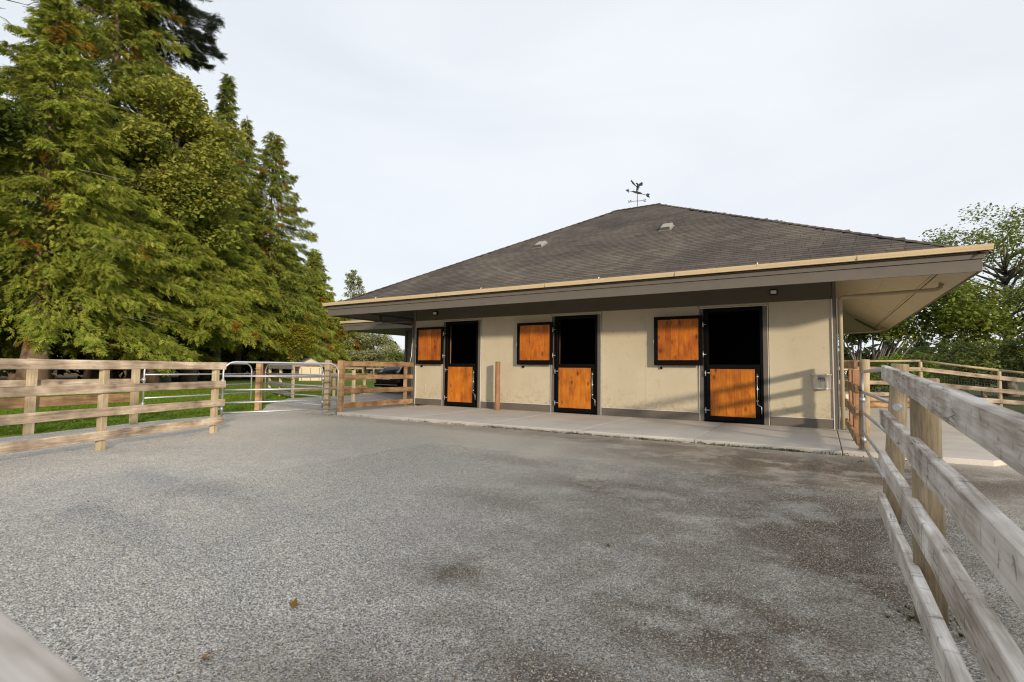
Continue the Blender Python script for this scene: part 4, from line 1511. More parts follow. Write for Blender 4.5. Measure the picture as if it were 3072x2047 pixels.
# wire and board fence across the back of the right-hand yard
fj = thing('wire_fence', 'round-railed board fence backed with wire mesh at the rear yard', 'fence', (3, 24, 0))
J = [Vector((0.45, 23.15, 0)), Vector((3.12, 23.95, 0)), Vector((5.28, 24.0, 0)), Vector((7.7, 23.9, 0)), Vector((10.2, 23.8, 0))]
H = [(1.82, 1.50, 0.98, 0.55), (1.85, 1.50, 0.98, 0.55), (1.52, 1.215, 0.77, 0.405), (1.20, 0.93, 0.52, 0.20), (0.95, 0.68, 0.30, 0.02)]
G0 = [0.08, 0.08, 0.05, -0.02, -0.02]
wm = MB()
for k in range(4):
    a, b = J[k], J[k + 1]
    d = (b - a).normalized()
    nn = Vector((d.y, -d.x, 0))
    if nn.y > 0:
        nn = -nn
    MB().tube([a + Vector((0, 0, H[k][0] - 0.04)), (a + b) / 2 + Vector((0, 0, (H[k][0] + H[k + 1][0]) / 2 - 0.045)), b + Vector((0, 0, H[k + 1][0] - 0.04))], 0.042, 10).obj('round_rail', m_fence_post, fj)
    for q in (1, 2, 3):
        board(fj, a + nn * 0.07 + Vector((0, 0, H[k][q])), b + nn * 0.07 + Vector((0, 0, H[k + 1][q])), 0.045, 0.145, m_fence, seed=nxt())
    L = (b - a).length
    m_ = int(L / 0.075)
    back = -nn * 0.06
    for i in range(m_):
        t = i / m_
        p = a.lerp(b, t) + back
        zt = H[k][0] + (H[k + 1][0] - H[k][0]) * t - 0.05
        wm.tube([p + Vector((0, 0, 0.05)), p + Vector((0, 0, zt))], 0.0032, 3)
    for i in range(14):
        u = i / 14
        wm.tube([a + back + Vector((0, 0, 0.08 + (H[k][0] - 0.12) * u)), b + back + Vector((0, 0, 0.08 + (H[k + 1][0] - 0.12) * u))], 0.0032, 3)
for k in range(5):
    round_post(fj, (J[k].x, J[k].y, G0[k] - 0.05), (J[k].x, J[k].y, H[k][0] - 0.085), 0.062, m_fence_post, seed=40 + k)
o = wm.obj('wire_mesh', m_wire, fj)
o['kind'] = 'stuff'
# log edging at the foot
le = thing('log_edging', 'two stacked brown logs edging the rear end of the concrete', 'edging', (2.0, 23.0, 0.08))
for z, r in ((0.18, 0.105), (0.375, 0.095)):
    MB().tube([(0.5, 22.15, z), (1.42, 22.66, z), (2.92, 23.55, z - 0.02), (4.3, 23.75, z - 0.05)], r, 12).obj('log', m_fence_warm, le)
sb = thing('storage_bin', 'small grey bin with a pale lid standing near the log edging', 'bin', (0.93, 20.6, 0.08))
MB().box(0.68, 1.18, 20.45, 20.8, 0.08, 0.42).obj('tub', m_vent, sb, bevel=0.02)
MB().box(0.65, 1.21, 20.42, 20.83, 0.422, 0.62).obj('lid', m_lens, sb, bevel=0.03)

# ------------------------------------------------------------------ the dark car and the far shed
cx0, cx1, cy0 = -19.84, -17.92, 18.70
car = thing('parked_car', 'dark parked car with a sloping rear window beside the rear wing', 'car', (-18.9, 20.9, 0))
m_paint = flat('dark car paint', (0.014, 0.010, 0.016), 0.12, 0.2, 0.05, 2)
m_glass = flat('car glass', (0.02, 0.022, 0.025), 0.03)
m_glass.node_tree.nodes['Principled BSDF'].inputs['IOR'].default_value = 2.3
m_red = flat('tail lamp red', (0.22, 0.01, 0.015), 0.15)
m_tyre = flat('tyre rubber', (0.014, 0.014, 0.015), 0.8)
m_plate = flat('number plate', (0.45, 0.47, 0.5), 0.4)
# body sections along y: (y, half width at sill, belt, roof; z of sill, belt, roof)
secs = [(0.00, 0.84, 0.86, 0.80, 0.48, 0.92, 1.00), (0.10, 0.92, 0.94, 0.80, 0.38, 1.02, 1.10), (0.55, 0.95, 0.95, 0.66, 0.30, 1.05, 1.50), (1.10, 0.96, 0.95, 0.66, 0.30, 1.05, 1.68),
        (2.2, 0.96, 0.95, 0.67, 0.30, 1.03, 1.72), (2.9, 0.96, 0.95, 0.66, 0.30, 1.02, 1.60), (3.6, 0.96, 0.93, 0.80, 0.30, 1.00, 1.08), (4.4, 0.93, 0.88, 0.70, 0.36, 0.86, 0.92), (4.7, 0.80, 0.74, 0.6, 0.45, 0.72, 0.76)]
s = MB()
cxm = (cx0 + cx1) / 2
for (y, a, b, c, zs_, zb, zr) in secs:
    zm = (zs_ + zb) / 2
    ring_ = [(-a, zs_), (-a * 1.01, zm), (-b, zb), (-c, zr - 0.05), (-c * 0.8, zr), (c * 0.8, zr), (c, zr - 0.05), (b, zb), (a * 1.01, zm), (a, zs_)]
    for (x, z) in ring_:
        s.v.append((cxm + x, cy0 + y, z))
nr = 10
for i in range(len(secs) - 1):
    for k in range(nr):
        k2 = (k + 1) % nr
        s.f.append((i * nr + k, (i + 1) * nr + k, (i + 1) * nr + k2, i * nr + k2))
        s.m.append(0)
s.f.append(tuple(range(nr)))
s.f.append(tuple(range((len(secs) - 1) * nr, len(secs) * nr))[::-1])
s.m += [0, 0]
body = s.obj('body', m_paint, car)
md = body.modifiers.new('sub', 'SUBSURF')
md.levels = 1
md.render_levels = 2
gl = MB().poly([(cxm - 0.70, cy0 + 0.13, 1.115), (cxm + 0.70, cy0 + 0.13, 1.115), (cxm + 0.58, cy0 + 0.60, 1.50), (cxm - 0.58, cy0 + 0.60, 1.50)])
gl.poly([(cxm - 0.70, cy0 + 0.15, 1.105), (cxm + 0.70, cy0 + 0.15, 1.105), (cxm + 0.58, cy0 + 0.62, 1.49), (cxm - 0.58, cy0 + 0.62, 1.49)][::-1])
gl.obj('rear_window', m_glass, car)
gl = MB().poly([(cxm - 0.55, cy0 + 1.15, 1.705), (cxm + 0.55, cy0 + 1.15, 1.705), (cxm + 0.55, cy0 + 2.3, 1.735), (cxm - 0.55, cy0 + 2.3, 1.735)])
gl.obj('roof_glass', m_glass, car)
for sx in (-1, 1):
    MB().box(cxm + sx * 0.66 - 0.22, cxm + sx * 0.66 + 0.22, cy0 - 0.03, cy0 + 0.12, 0.90, 1.0).obj('tail_light', m_red, car, bevel=0.02)
    sg = MB().poly([(cxm + sx * 0.955, cy0 + 0.8, 1.08), (cxm + sx * 0.955, cy0 + 3.3, 1.06), (cxm + sx * 0.71, cy0 + 2.7, 1.56), (cxm + sx * 0.70, cy0 + 1.1, 1.60)])
    sg.obj('side_window', m_glass, car)
MB().box(cxm - 0.26, cxm + 0.26, cy0 - 0.045, cy0 - 0.02, 0.74, 0.86).obj('number_plate', m_plate, car)
MB().box(cxm - 0.86, cxm + 0.86, cy0 - 0.07, cy0 + 0.1, 0.36, 0.56).obj('bumper', m_black, car, bevel=0.04)
MB().box(cxm - 0.80, cxm + 0.80, cy0 - 0.076, cy0 - 0.071, 0.47, 0.49).obj('bumper_strip', m_galv, car)
for sx in (-1, 1):
    for y in (0.92, 3.75):
        c = Vector((cxm + sx * 0.84, cy0 + y, 0.385))
        w = MB().tube([c + Vector((-0.12, 0, 0)), c + Vector((-0.10, 0, 0)), c + Vector((0.10, 0, 0)), c + Vector((0.12, 0, 0))], [0.33, 0.36, 0.36, 0.33], 24)
        wo_ = w.obj('wheel', m_tyre, car)
        MB().tube([c + Vector((sx * 0.115, 0, 0)), c + Vector((sx * 0.128, 0, 0))], [0.23, 0.20], 18).obj('rim', m_galv, wo_)

sh = thing('garden_shed', 'small cream shed with a grey gambrel roof at the wood edge', 'shed', (-43.4, 32.2, 0), 0.0)
m_cream = flat('cream shed board', (0.56, 0.50, 0.36), 0.7, 0, 0.06, 2)
m_shedroof = flat('grey shed roof', (0.21, 0.20, 0.21), 0.8, 0, 0.12, 3)
MS = Matrix.Translation((-43.4, 32.6, 0)) @ Matrix.Rotation(math.radians(66), 4, 'Z') @ Matrix.Scale(0.66, 4)


def shed_part(mb, name, mat, par):
    return mb.obj(name, mat, par, MS)


hw, zw, zk, zp, kx, dl = 1.62, 1.75, 2.75, 3.30, 1.05, 4.4
s = MB().prism([(-hw, -0.1), (hw, -0.1), (hw, zw), (kx, zk), (0, zp), (-kx, zk), (-hw, zw)], 0, dl, 'y')
shed_part(s, 'wall', m_cream, sh)
s = MB()
o_ = [(hw + 0.16, zw - 0.12), (kx + 0.08, zk + 0.06), (0, zp + 0.09), (-kx - 0.08, zk + 0.06), (-hw - 0.16, zw - 0.12)]
i_ = [(hw + 0.06, zw - 0.14), (kx + 0.01, zk + 0.012), (0, zp + 0.012), (-kx - 0.01, zk + 0.012), (-hw - 0.06, zw - 0.14)]
for k in range(4):
    s.prism([o_[k], o_[k + 1], i_[k + 1], i_[k]], -0.22, dl + 0.2, 'y')
shed_part(s, 'roof', m_shedroof, sh)
for x in (-0.62, 0.62):
    dd = shed_part(MB().box(x - 0.60, x + 0.60, -0.05, -0.004, 0.05, 1.85), 'door', m_cream, sh)
for x in (-1.26, 0, 1.26):
    shed_part(MB().box(x - 0.035, x + 0.035, -0.07, -0.052, 0.0, 1.9), 'door_trim', m_taupe, sh)

# ------------------------------------------------------------------ vegetation
rng = np.random.default_rng(5)


def tri_mesh(name, V, cols, mat):
    """loose triangles from an (n*3, 3) array with a tint per vertex"""
    nv = len(V)
    nt = nv // 3
    me = bpy.data.meshes.new(name)
    me.vertices.add(nv)
    me.vertices.foreach_set('co', V.astype(np.float32).ravel())
    me.loops.add(nv)
    me.loops.foreach_set('vertex_index', np.arange(nv, dtype=np.int32))
    me.polygons.add(nt)
    me.polygons.foreach_set('loop_start', np.arange(0, nv, 3, dtype=np.int32))
    me.materials.append(mat)
    a = me.color_attributes.new('tint', 'FLOAT_COLOR', 'POINT')
    arr = np.ones((nv, 4), np.float32)
    arr[:, :3] = cols
    a.data.foreach_set('color', arr.ravel())
    me.update()
    me.validate()
    return me


def unit(a):
    return a / np.maximum(np.linalg.norm(a, axis=-1, keepdims=True), 1e-6)


def spray_template(k=7, spread=40, w=0.11, droop=0.25):
    T = []
    for i in range(k):
        t = i / (k - 1)
        sgn = 1 if i % 2 else -1
        al = 0.05 + 0.72 * t
        L = 0.46 * (1 - 0.55 * t)
        an = math.radians(spread) * sgn
        dx, dy = math.cos(an), math.sin(an)
        nz_ = -droop * al * al
        T += [(al - w * 0.5, 0, nz_), (al + w * 0.6, 0, nz_), (al + dx * L, dy * L, nz_ - droop * 0.5 * L)]
    T += [(0.0, -0.03, 0), (0.0, 0.03, 0), (1.0, 0, -droop)]
    return np.array(T)


T_CEDAR = spray_template(6, 38, 0.20, 0.28)
T_FIR = spray_template(6, 50, 0.15, 0.15)
T_LEAF = np.array([(0, 0, 0), (0.45, 0.34, 0.05), (1, 0, -0.1), (0, 0, 0), (1, 0, -0.1), (0.45, -0.34, 0.05)])


def place(T, pos, axis, size, rnd):
    axis = unit(axis)
    lat = unit(np.cross(axis, rnd))
    nn = np.cross(axis, lat)
    V = pos[:, None, :] + size[:, None, None] * (T[None, :, 0:1] * axis[:, None, :] + T[None, :, 1:2] * lat[:, None, :] + T[None, :, 2:3] * nn[:, None, :])
    return V.reshape(-1, 3)


def tints(n, k, base, var, yellow, rust, prust):
    c = np.array(base)[None, :] * (1 + var * rng.standard_normal((n, 1)))
    y = rng.random((n, 1)) ** 2
    c = c * (1 - y) + y * np.array(yellow)[None, :]
    m = rng.random(n) < prust
    c[m] = np.array(rust)[None, :] * (0.7 + 0.6 * rng.random((m.sum(), 1)))
    return np.repeat(np.clip(c, 0.004, 1), k, axis=0)


def trunk_obj(par, base, h, r, mat, lean=(0, 0), name='trunk', flare=1.45):
    s = MB()
    pts, rs = [], []
    b = Vector(base)
    for k in range(9):
        t = k / 8
        pts.append(b + Vector((lean[0] * t, lean[1] * t, h * t - 0.1)) + Vector((math.sin(k * 1.7 + b.x), math.cos(k * 2.1 + b.y), 0)) * 0.05)
        rs.append(r * ((1 - t) * 0.95 + 0.05) * (flare if k == 0 else 1))
    s.tube(pts, rs, 12)
    return s.obj(name, mat, par)


def cedar_crown(H, R, zb, nbr, dens, size, base, yellow, prust=0.03, shape=0.75, droop=0.68, T=T_CEDAR, hang=1.15, ragged=0.3, core=110):
    P, A, S, BR = [], [], [], []
    for b in range(nbr):
        u = ((b + rng.random()) / nbr) ** 1.12
        z = zb + (H - zb) * u
        L = R * max(0.05, (1 - u)) ** shape * (1 - ragged + 2 * ragged * rng.random())
        L = max(L, 0.35)
        az = b * 2.399963 + rng.random() * 0.9
        d = np.array([math.cos(az), math.sin(az), 0])
        side = np.array([-d[1], d[0], 0])
        ns = max(5, int(L * dens))
        t = 0.10 + 0.92 * np.sqrt(rng.random(ns))
        dz = L * (0.12 * t - droop * (0.55 + 0.45 * (1 - u)) * t ** 2 + 0.32 * droop * t ** 4)
        pos = d[None, :] * (L * t)[:, None]
        pos[:, 2] += z + dz
        latj = rng.standard_normal(ns) * (0.05 + 0.17 * L * (1.05 - t))
        pos += side[None, :] * latj[:, None]
        pos[:, 2] -= np.abs(latj) * 0.25 + rng.random(ns) * 0.16 * L * 0.5
        ax = d[None, :] * (0.65 + 0.3 * rng.random((ns, 1))) + side[None, :] * (np.sign(latj) * 0.35)[:, None] + rng.standard_normal((ns, 3)) * 0.28
        ax[:, 2] -= hang * (0.4 + 0.8 * rng.random(ns))
        P.append(pos)
        A.append(ax)
        S.append(size * (0.6 + 0.8 * rng.random(ns)))
        BR.append((z, L, d, u))
    # inner shoots that hide the stem
    nc = int(core * H)
    if nc:
        u = rng.random(nc) ** 1.1
        z = zb + 0.3 + (H - zb) * u
        rr_ = R * np.maximum(0.04, 1 - u) ** shape * 0.55 * np.sqrt(rng.random(nc))
        az = rng.random(nc) * 6.2832
        P.append(np.column_stack([rr_ * np.cos(az), rr_ * np.sin(az), z]))
        A.append(np.column_stack([np.cos(az), np.sin(az), -0.5 - rng.random(nc)]) + rng.standard_normal((nc, 3)) * 0.3)
        S.append(size * (0.7 + 0.8 * rng.random(nc)))
    P, A, S = np.concatenate(P), np.concatenate(A), np.concatenate(S)
    rnd = rng.standard_normal((len(P), 3)) * 0.6 + np.array([0, 0, 1.0])
    V = place(T, P, A, S, rnd)
    # tone that wanders over the crown, as shoots of one branch share their colour
    cc = tints(len(P), len(T), base, 0.16, yellow, (0.30, 0.11, 0.025), 0.0)
    cell = np.floor(P * 1.15 + 100).astype(np.int64)
    hsh = (cell[:, 0] * 73856093 ^ cell[:, 1] * 19349663 ^ cell[:, 2] * 83492791) % 1000 / 1000.0
    val = 0.72 + 0.56 * ((hsh * 7.13) % 1.0)
    cc *= np.repeat(val, len(T))[:, None]
    rm = np.repeat(hsh < prust, len(T))
    cc[rm] = cc[rm] * 0.3 + np.array([0.26, 0.095, 0.02])[None, :] * 0.75
    # bare grey twigs poking out
    return V, cc, BR


def limbs(BR, par, mat, every=4, r=0.035, tw=0.6):
    s = MB()
    for k, (z, L, d, u) in enumerate(BR):
        if k % every:
            continue
        pts = [Vector((d[0] * L * t, d[1] * L * t, z + L * (0.12 * t - 0.42 * t * t + 0.16 * t ** 4))) for t in (0, 0.3, 0.6, 0.92)]
        s.tube(pts, [r * (1 + L * 0.25), r * (0.8 + L * 0.15), r * 0.7, r * 0.3], 5)
    return s.mesh('limbs', mat)


def conifer(name, cat, label, x, y, H, R, zb, nbr, dens, size, base, yellow, r=0.45, group='conifers along the wood edge', **kw):
    t = thing(name, label, cat, (x, y, 0), 0, group)
    V, cc, BR = cedar_crown(H, R, zb, nbr, dens, size, base, yellow, **kw)
    V = V + np.array([x, y, 0])
    link(bpy.data.objects.new('crown', tri_mesh('crown', V, cc, m_leaf)), t)
    trunk_obj(t, (x, y, 0), H * 0.96, r, m_bark)
    me = limbs(BR, t, m_bark_grey)
    o = bpy.data.objects.new('limbs', me)
    o['kind'] = 'stuff'
    link(o, t, Matrix.Translation((x, y, 0)))
    return t


def copy_tree(src, name, label, x, y, rz, sc, group):
    """a copy of a tree and of each of its parts at another place"""
    W0 = WM[src]
    Wn = Matrix.Translation((x, y, 0)) @ Matrix.Rotation(rz, 4, 'Z') @ Matrix.Scale(sc, 4)
    c = src.copy()
    C.objects.link(c)
    c.name = name
    c.matrix_basis = Wn
    WM[c] = Wn
    c['label'] = label
    c['group'] = group
    for ch in src.children:
        k = ch.copy()
        C.objects.link(k)
        k.parent = c
        M = Wn @ W0.inverted() @ WM[ch]
        k.matrix_parent_inverse = Wn.inverted()
        k.matrix_basis = M
        WM[k] = M
    return c


G1, Y1 = (0.195, 0.245, 0.038), (0.38, 0.385, 0.072)
G2, Y2 = (0.168, 0.22, 0.042), (0.33, 0.345, 0.070)
c1 = conifer('cedar_tree', 'tree', 'tall cedar nearest the front fence with a thick pale trunk below its crown', -34.7, 9.5, 22.3, 6.2, 4.3, 320, 42, 0.41, G1, Y1, 0.56, prust=0.02, shape=0.95)
c2 = conifer('cedar_tree', 'tree', 'very tall cedar rising out of the picture behind the yellowing maple', -43.2, 15.2, 35.5, 6.2, 4.0, 330, 29, 0.55, G2, Y1, 0.6, prust=0.05, shape=0.5, core=140)
c3 = conifer('cedar_tree', 'tree', 'broad low-sweeping cedar above the arched gate on the lawn', -46.2, 22.6, 17.5, 6.6, 5.8, 320, 38, 0.50, G1, Y1, 0.52, prust=0.035, shape=0.5)
c4 = conifer('cedar_tree', 'tree', 'cedar with two reddish trunks showing beside the yellow bush', -57.0, 31.6, 21.0, 6.6, 6.6, 270, 29, 0.60, G2, Y1, 0.5, prust=0.06, shape=0.55)
c5 = conifer('cedar_tree', 'tree', 'slender cedar spire standing just clear of the maple crown', -48.7, 26.2, 29.4, 4.2, 6.0, 240, 36, 0.46, G2, Y2, 0.35, prust=0.03, shape=0.75)
c6 = conifer('cedar_tree', 'tree', 'thin open-crowned cedar with sky showing between its branches', -51.1, 32.7, 26.8, 5.9, 4.0, 270, 34, 0.46, G2, Y2, 0.32, prust=0.05, shape=0.6, ragged=0.38, core=110)
c7 = conifer('cedar_tree', 'tree', 'bushy cedar just beside the far gutter end of the stable', -56.6, 42.6, 16.6, 3.9, 2.2, 240, 33, 0.52, G1, Y1, 0.35, prust=0.07, shape=0.65)
c8 = conifer('cedar_tree', 'tree', 'rust-flecked cedar beneath the gutter end of the stable', -58.5, 48.6, 10.6, 4.2, 0.6, 210, 24, 0.64, G2, Y1, 0.3, prust=0.12, shape=0.5)
f1 = conifer('fir_tree', 'tree', 'dark fir with drooping branches cut off by the picture top', -46.6, 18.9, 41.5, 4.9, 27.5, 95, 42, 0.54, (0.026, 0.037, 0.016), (0.046, 0.056, 0.024), 0.5, shape=0.52, droop=0.42, T=T_FIR, hang=0.55, prust=0.0, ragged=0.2, core=60)
c9 = conifer('cedar_tree', 'tree', 'drooping cedar between the pale-trunked cedar and the arched gate', -37.4, 15.9, 11.0, 5.0, 5.0, 320, 42, 0.45, G1, Y1, 0.48, prust=0.035, shape=0.45)
for i, (src, x, y, rz, sc, lab) in enumerate((
        (c2, -39.6, 7.9, 1.1, 0.50, 'dense cedar at the picture edge beside the pale-trunked cedar'),
        (c3, -60.0, 22.0, 2.0, 1.15, 'big cedar standing deep in the wood behind the front trees'),
        (c9, -58.0, 15.0, 0.6, 1.2, 'tall cedar deep in the wood behind the pale-trunked cedar'),
        (c4, -66.0, 38.5, 2.7, 0.95, 'shaded cedar in the wood behind the yellow bush'),
        (c3, -52.0, 7.0, 3.9, 1.0, 'rear cedar behind the trees at the picture edge'),
        (c7, -60.4, 45.6, 2.2, 0.80, 'small pointed cedar directly beside the stable gutter end'),
        (c7, -64.5, 51.5, 4.0, 0.75, 'olive cedar half hidden under the far eave'),
        (c8, -63.5, 56.5, 1.0, 0.80, 'low rusty cedar behind the grey willow bush'),
        (c5, -51.6, 29.9, 1.9, 0.93, 'middle cedar filling the gap between the maple and the open-crowned cedar'),
        (c4, -54.8, 36.4, 0.9, 0.78, 'full cedar behind the open-crowned cedar'),
        (c3, -53.0, 27.6, 4.4, 0.85, 'cedar behind the reddish trunks under the maple'))):
    copy_tree(src, 'cedar_tree.%03d' % (20 + i), lab, x, y, rz, sc, 'conifers along the wood edge')


def cluster_crown(centres, radii, per, size, base, yellow, prust, rust=(0.28, 0.13, 0.02), flat_=0.7, topyellow=0.0, zr=None, nhalf=0.0):
    P, CC = [], []
    for c, r in zip(centres, radii):
        n = int(per * r * r)
        q = unit(rng.standard_normal((n, 3))) * (rng.random((n, 1)) ** 0.45) * r
        q[:, 2] *= flat_
        P.append(q + np.array(c)[None, :])
    P = np.concatenate(P)
    n = len(P)
    A = rng.standard_normal((n, 3))
    A[:, 2] = -0.35 + 0.4 * A[:, 2]
    S = size * (0.6 + 0.8 * rng.random(n))
    rnd = rng.standard_normal((n, 3)) * 0.55 + np.array([0, 0, 1.0])
    V = place(T_LEAF, P, A, S, rnd)
    c = np.array(base)[None, :] * (1 + 0.2 * rng.standard_normal((n, 1)))
    cell = np.floor(P * 0.8 + 50).astype(np.int64)
    h = ((cell[:, 0] * 73856093 ^ cell[:, 1] * 19349663 ^ cell[:, 2] * 83492791) % 997) / 997.0
    yw = np.clip(0.35 * h + 0.35 * rng.random(n) ** 2 + (topyellow * (P[:, 2] - zr[0]) / (zr[1] - zr[0]) if zr else 0), 0, 1)[:, None]
    c = c * (1 - yw) + yw * np.array(yellow)[None, :]
    m = rng.random(n) < prust
    c[m] = np.array(rust)[None, :]
    c = np.clip(c, 0.004, 1)
    return V, np.repeat(c, len(T_LEAF), axis=0)


def broadleaf(name, cat, label, base_pt, trunk_h, trunk_r, centres, radii, per, size, base, yellow, prust=0.01, mat=None, group=None, stems=None, **kw):
    t = thing(name, label, cat, (base_pt[0], base_pt[1], 0), 0, group)
    V, cc = cluster_crown(centres, radii, per, size, base, yellow, prust, **kw)
    link(bpy.data.objects.new('crown', tri_mesh('crown', V, cc, m_leaf)), t)
    mat = mat or m_bark_grey
    b = Vector((base_pt[0], base_pt[1], 0))
    if stems is None:
        trunk_obj(t, b, trunk_h, trunk_r, mat)
        s = MB()
        for k, c in enumerate(centres[::2]):
            c = Vector(c)
            z0 = max(trunk_h * 0.3, min(trunk_h * 0.92, c.z - (c - b).xy.length * 0.7))
            a = b + Vector((0, 0, z0))
            mid = a.lerp(c, 0.5) + Vector((0, 0, -0.05 * (c - a).length))
            s.tube([a, mid, c], [trunk_r * 0.26, trunk_r * 0.14, 0.012], 6)
        s.obj('limbs', mat, t)
    else:
        for k, (p, q, r) in enumerate(stems):
            p, q = Vector(p), Vector(q)
            m1 = p.lerp(q, 0.35) + Vector((rng.standard_normal() * 0.06, rng.standard_normal() * 0.06, 0.12))
            m2 = p.lerp(q, 0.7) + Vector((rng.standard_normal() * 0.10, rng.standard_normal() * 0.10, 0.12))
            MB().tube([p, m1, m2, q], [r, r * 0.85, r * 0.65, r * 0.25], 7).obj('stem', mat, t)
    return t


def dome(cx, cy, zc, rx, rz, n, r0, r1, face=None):
    """cluster centres over an uneven dome"""
    cs, rs = [], []
    for k in range(n):
        d = unit(rng.standard_normal(3))
        f = 0.45 + 0.5 * rng.random()
        cs.append((cx + d[0] * rx * f, cy + d[1] * rx * f, zc + d[2] * rz * f))
        rs.append(r0 + (r1 - r0) * rng.random())
    return cs, rs


# the yellowing maple that leans out over the lawn
cs, rs = dome(-39.6, 17.6, 15.4, 4.7, 8.2, 120, 0.85, 1.5)
broadleaf('maple_tree', 'tree', 'yellowing maple with billowing crown in the middle of the wood edge', (-39.8, 17.7), 17.0, 0.42, cs, rs, 300, 0.29, (0.17, 0.225, 0.045), (0.42, 0.40, 0.085), 0.012, topyellow=0.40, zr=(7.5, 24.0))
cs, rs = dome(-33.2, 6.5, 13.5, 1.9, 3.6, 18, 0.7, 1.2)
broadleaf('alder_tree', 'tree', 'green broadleaf tree at the upper corner beside bare branches', (-34.0, 6.0), 15.0, 0.28, cs, rs, 230, 0.28, (0.06, 0.10, 0.02), (0.13, 0.15, 0.03), 0.02)
cs, rs = dome(-43.0, 30.4, 4.0, 2.4, 1.9, 34, 0.5, 0.9)
broadleaf('golden_bush', 'bush', 'small golden-green round tree at the foot of the cedars', (-43.0, 30.4), 3.6, 0.14, cs, rs, 260, 0.22, (0.15, 0.17, 0.022), (0.36, 0.29, 0.03), 0.02)
cs, rs = dome(-55.2, 51.6, 3.9, 5.4, 3.0, 62, 0.7, 1.2)
broadleaf('willow_bush', 'bush', 'grey-green willow bush seen under the far eave', (-55.2, 51.6), 3.0, 0.2, cs, rs, 190, 0.28, (0.28, 0.30, 0.15), (0.38, 0.38, 0.21), 0.0)
cs, rs = dome(-47.6, 48.4, 1.9, 2.0, 1.5, 18, 0.5, 0.9)
broadleaf('laurel_bush', 'bush', 'dark green bush beside the far corner post behind the car', (-47.6, 48.4), 1.8, 0.12, cs, rs, 220, 0.25, (0.10, 0.15, 0.035), (0.18, 0.22, 0.05), 0.0)
cs, rs = [], []
for k in range(130):
    u = rng.random() ** 0.7
    a = rng.random() * 6.28
    q = 3.3 * (1.02 - u) ** 0.55 * math.sqrt(rng.random())
    cs.append((-67.9 + q * math.cos(a), 59.0 + q * math.sin(a), 6 + 12.0 * u))
    rs.append(0.3 + 0.3 * rng.random())
broadleaf('poplar_tree', 'tree', 'thin pale poplar showing above the gutter at the far corner', (-67.9, 59.0), 17.0, 0.2, cs, rs, 170, 0.30, (0.24, 0.27, 0.12), (0.36, 0.36, 0.19), 0.0)

# bare branches reaching in at the upper corner
bt = thing('bare_tree', 'bare branches of a dead tree reaching into the upper corner', 'tree', (-30.0, 3.2, 0))
trunk_obj(bt, (-30.0, 3.2, 0), 19.0, 0.28, m_bark_grey)
s = MB()
for (z, d, L) in ((16.2, (0.0, 1.0, 0.22), 3.4), (17.0, (0.1, 1.0, 0.05), 3.9), (17.4, (0.0, 1.0, 0.35), 3.0), (15.6, (0.05, 0.9, 0.3), 2.8), (18.2, (0, 1, -0.05), 3.2)):
    d = Vector(d).normalized()
    p = Vector((-30.0, 3.2, z))
    pts = [p]
    for k in range(6):
        p = p + d * (L / 6) + Vector((rng.standard_normal() * 0.05, 0, rng.standard_normal() * 0.13))
        pts.append(p.copy())
        if k > 1:
            e = p + Vector((rng.standard_normal() * 0.2, 0.45, rng.standard_normal() * 0.4))
            s.tube([p, p.lerp(e, 0.5) + Vector((0, 0, 0.06)), e], [0.022, 0.014, 0.006], 5)
    s.tube(pts, [0.075, 0.065, 0.055, 0.045, 0.035, 0.024, 0.012], 6)
s.obj('limbs', m_bark_grey, bt)

# right-hand side
cs, rs = [], []
for k in range(140):
    d = unit(rng.standard_normal(3))
    f = 0.35 + 0.65 * rng.random() ** 0.6
    cs.append((10.6 + d[0] * 5.0 * f, 43.9 + d[1] * 4.4 * f, 7.7 + d[2] * 4.5 * f))
    rs.append(0.55 + 0.65 * rng.random())
broadleaf('cottonwood_tree', 'tree', 'big airy cottonwood with a grey trunk behind the wire fence', (10.15, 43.9), 10.8, 0.34, cs, rs, 170, 0.17, (0.15, 0.205, 0.055), (0.28, 0.31, 0.075), 0.0)
cs, rs = [], []
for k in range(84):
    a = rng.random() * 6.283
    q = math.sqrt(rng.random())
    cs.append((4.0 + 3.3 * q * math.cos(a), 31.9 + 2.6 * q * math.sin(a), 3.35 + 3.2 * rng.random() * (1 - 0.5 * q)))
    rs.append(0.5 + 0.5 * rng.random())
stems = []
for k in range(13):
    a = -1.0 + 3.6 * k / 12 + 0.2 * rng.standard_normal()
    q = 0.8 + 1.7 * rng.random()
    stems.append(((1.85 + 0.28 * math.cos(a * 2), 31.9 + 0.25 * math.sin(a * 2.0), 0.0), (1.9 + q * math.cos(a) * 1.1, 32.0 + q * math.sin(a) * 0.5, 4.2 + 0.8 * rng.random()), 0.055))
stems.append(((2.0, 31.8, 0.2), (5.0, 31.7, 4.0), 0.06))
stems.append(((2.05, 31.8, 0.2), (4.3, 31.8, 4.4), 0.055))
broadleaf('multistem_tree', 'tree', 'many-stemmed small tree fanning out under the near eave corner', (1.9, 32.0), 4, 0.06, cs, rs, 270, 0.20, (0.13, 0.185, 0.034), (0.26, 0.27, 0.05), 0.003, stems=stems)
cs, rs = dome(2.6, 28.4, 1.35, 1.7, 0.75, 20, 0.4, 0.6)
broadleaf('garden_shrub', 'bush', 'bright green low shrub behind the round gate post', (2.6, 28.4), 1.0, 0.05, cs, rs, 420, 0.16, (0.12, 0.20, 0.02), (0.20, 0.26, 0.03), 0.0)
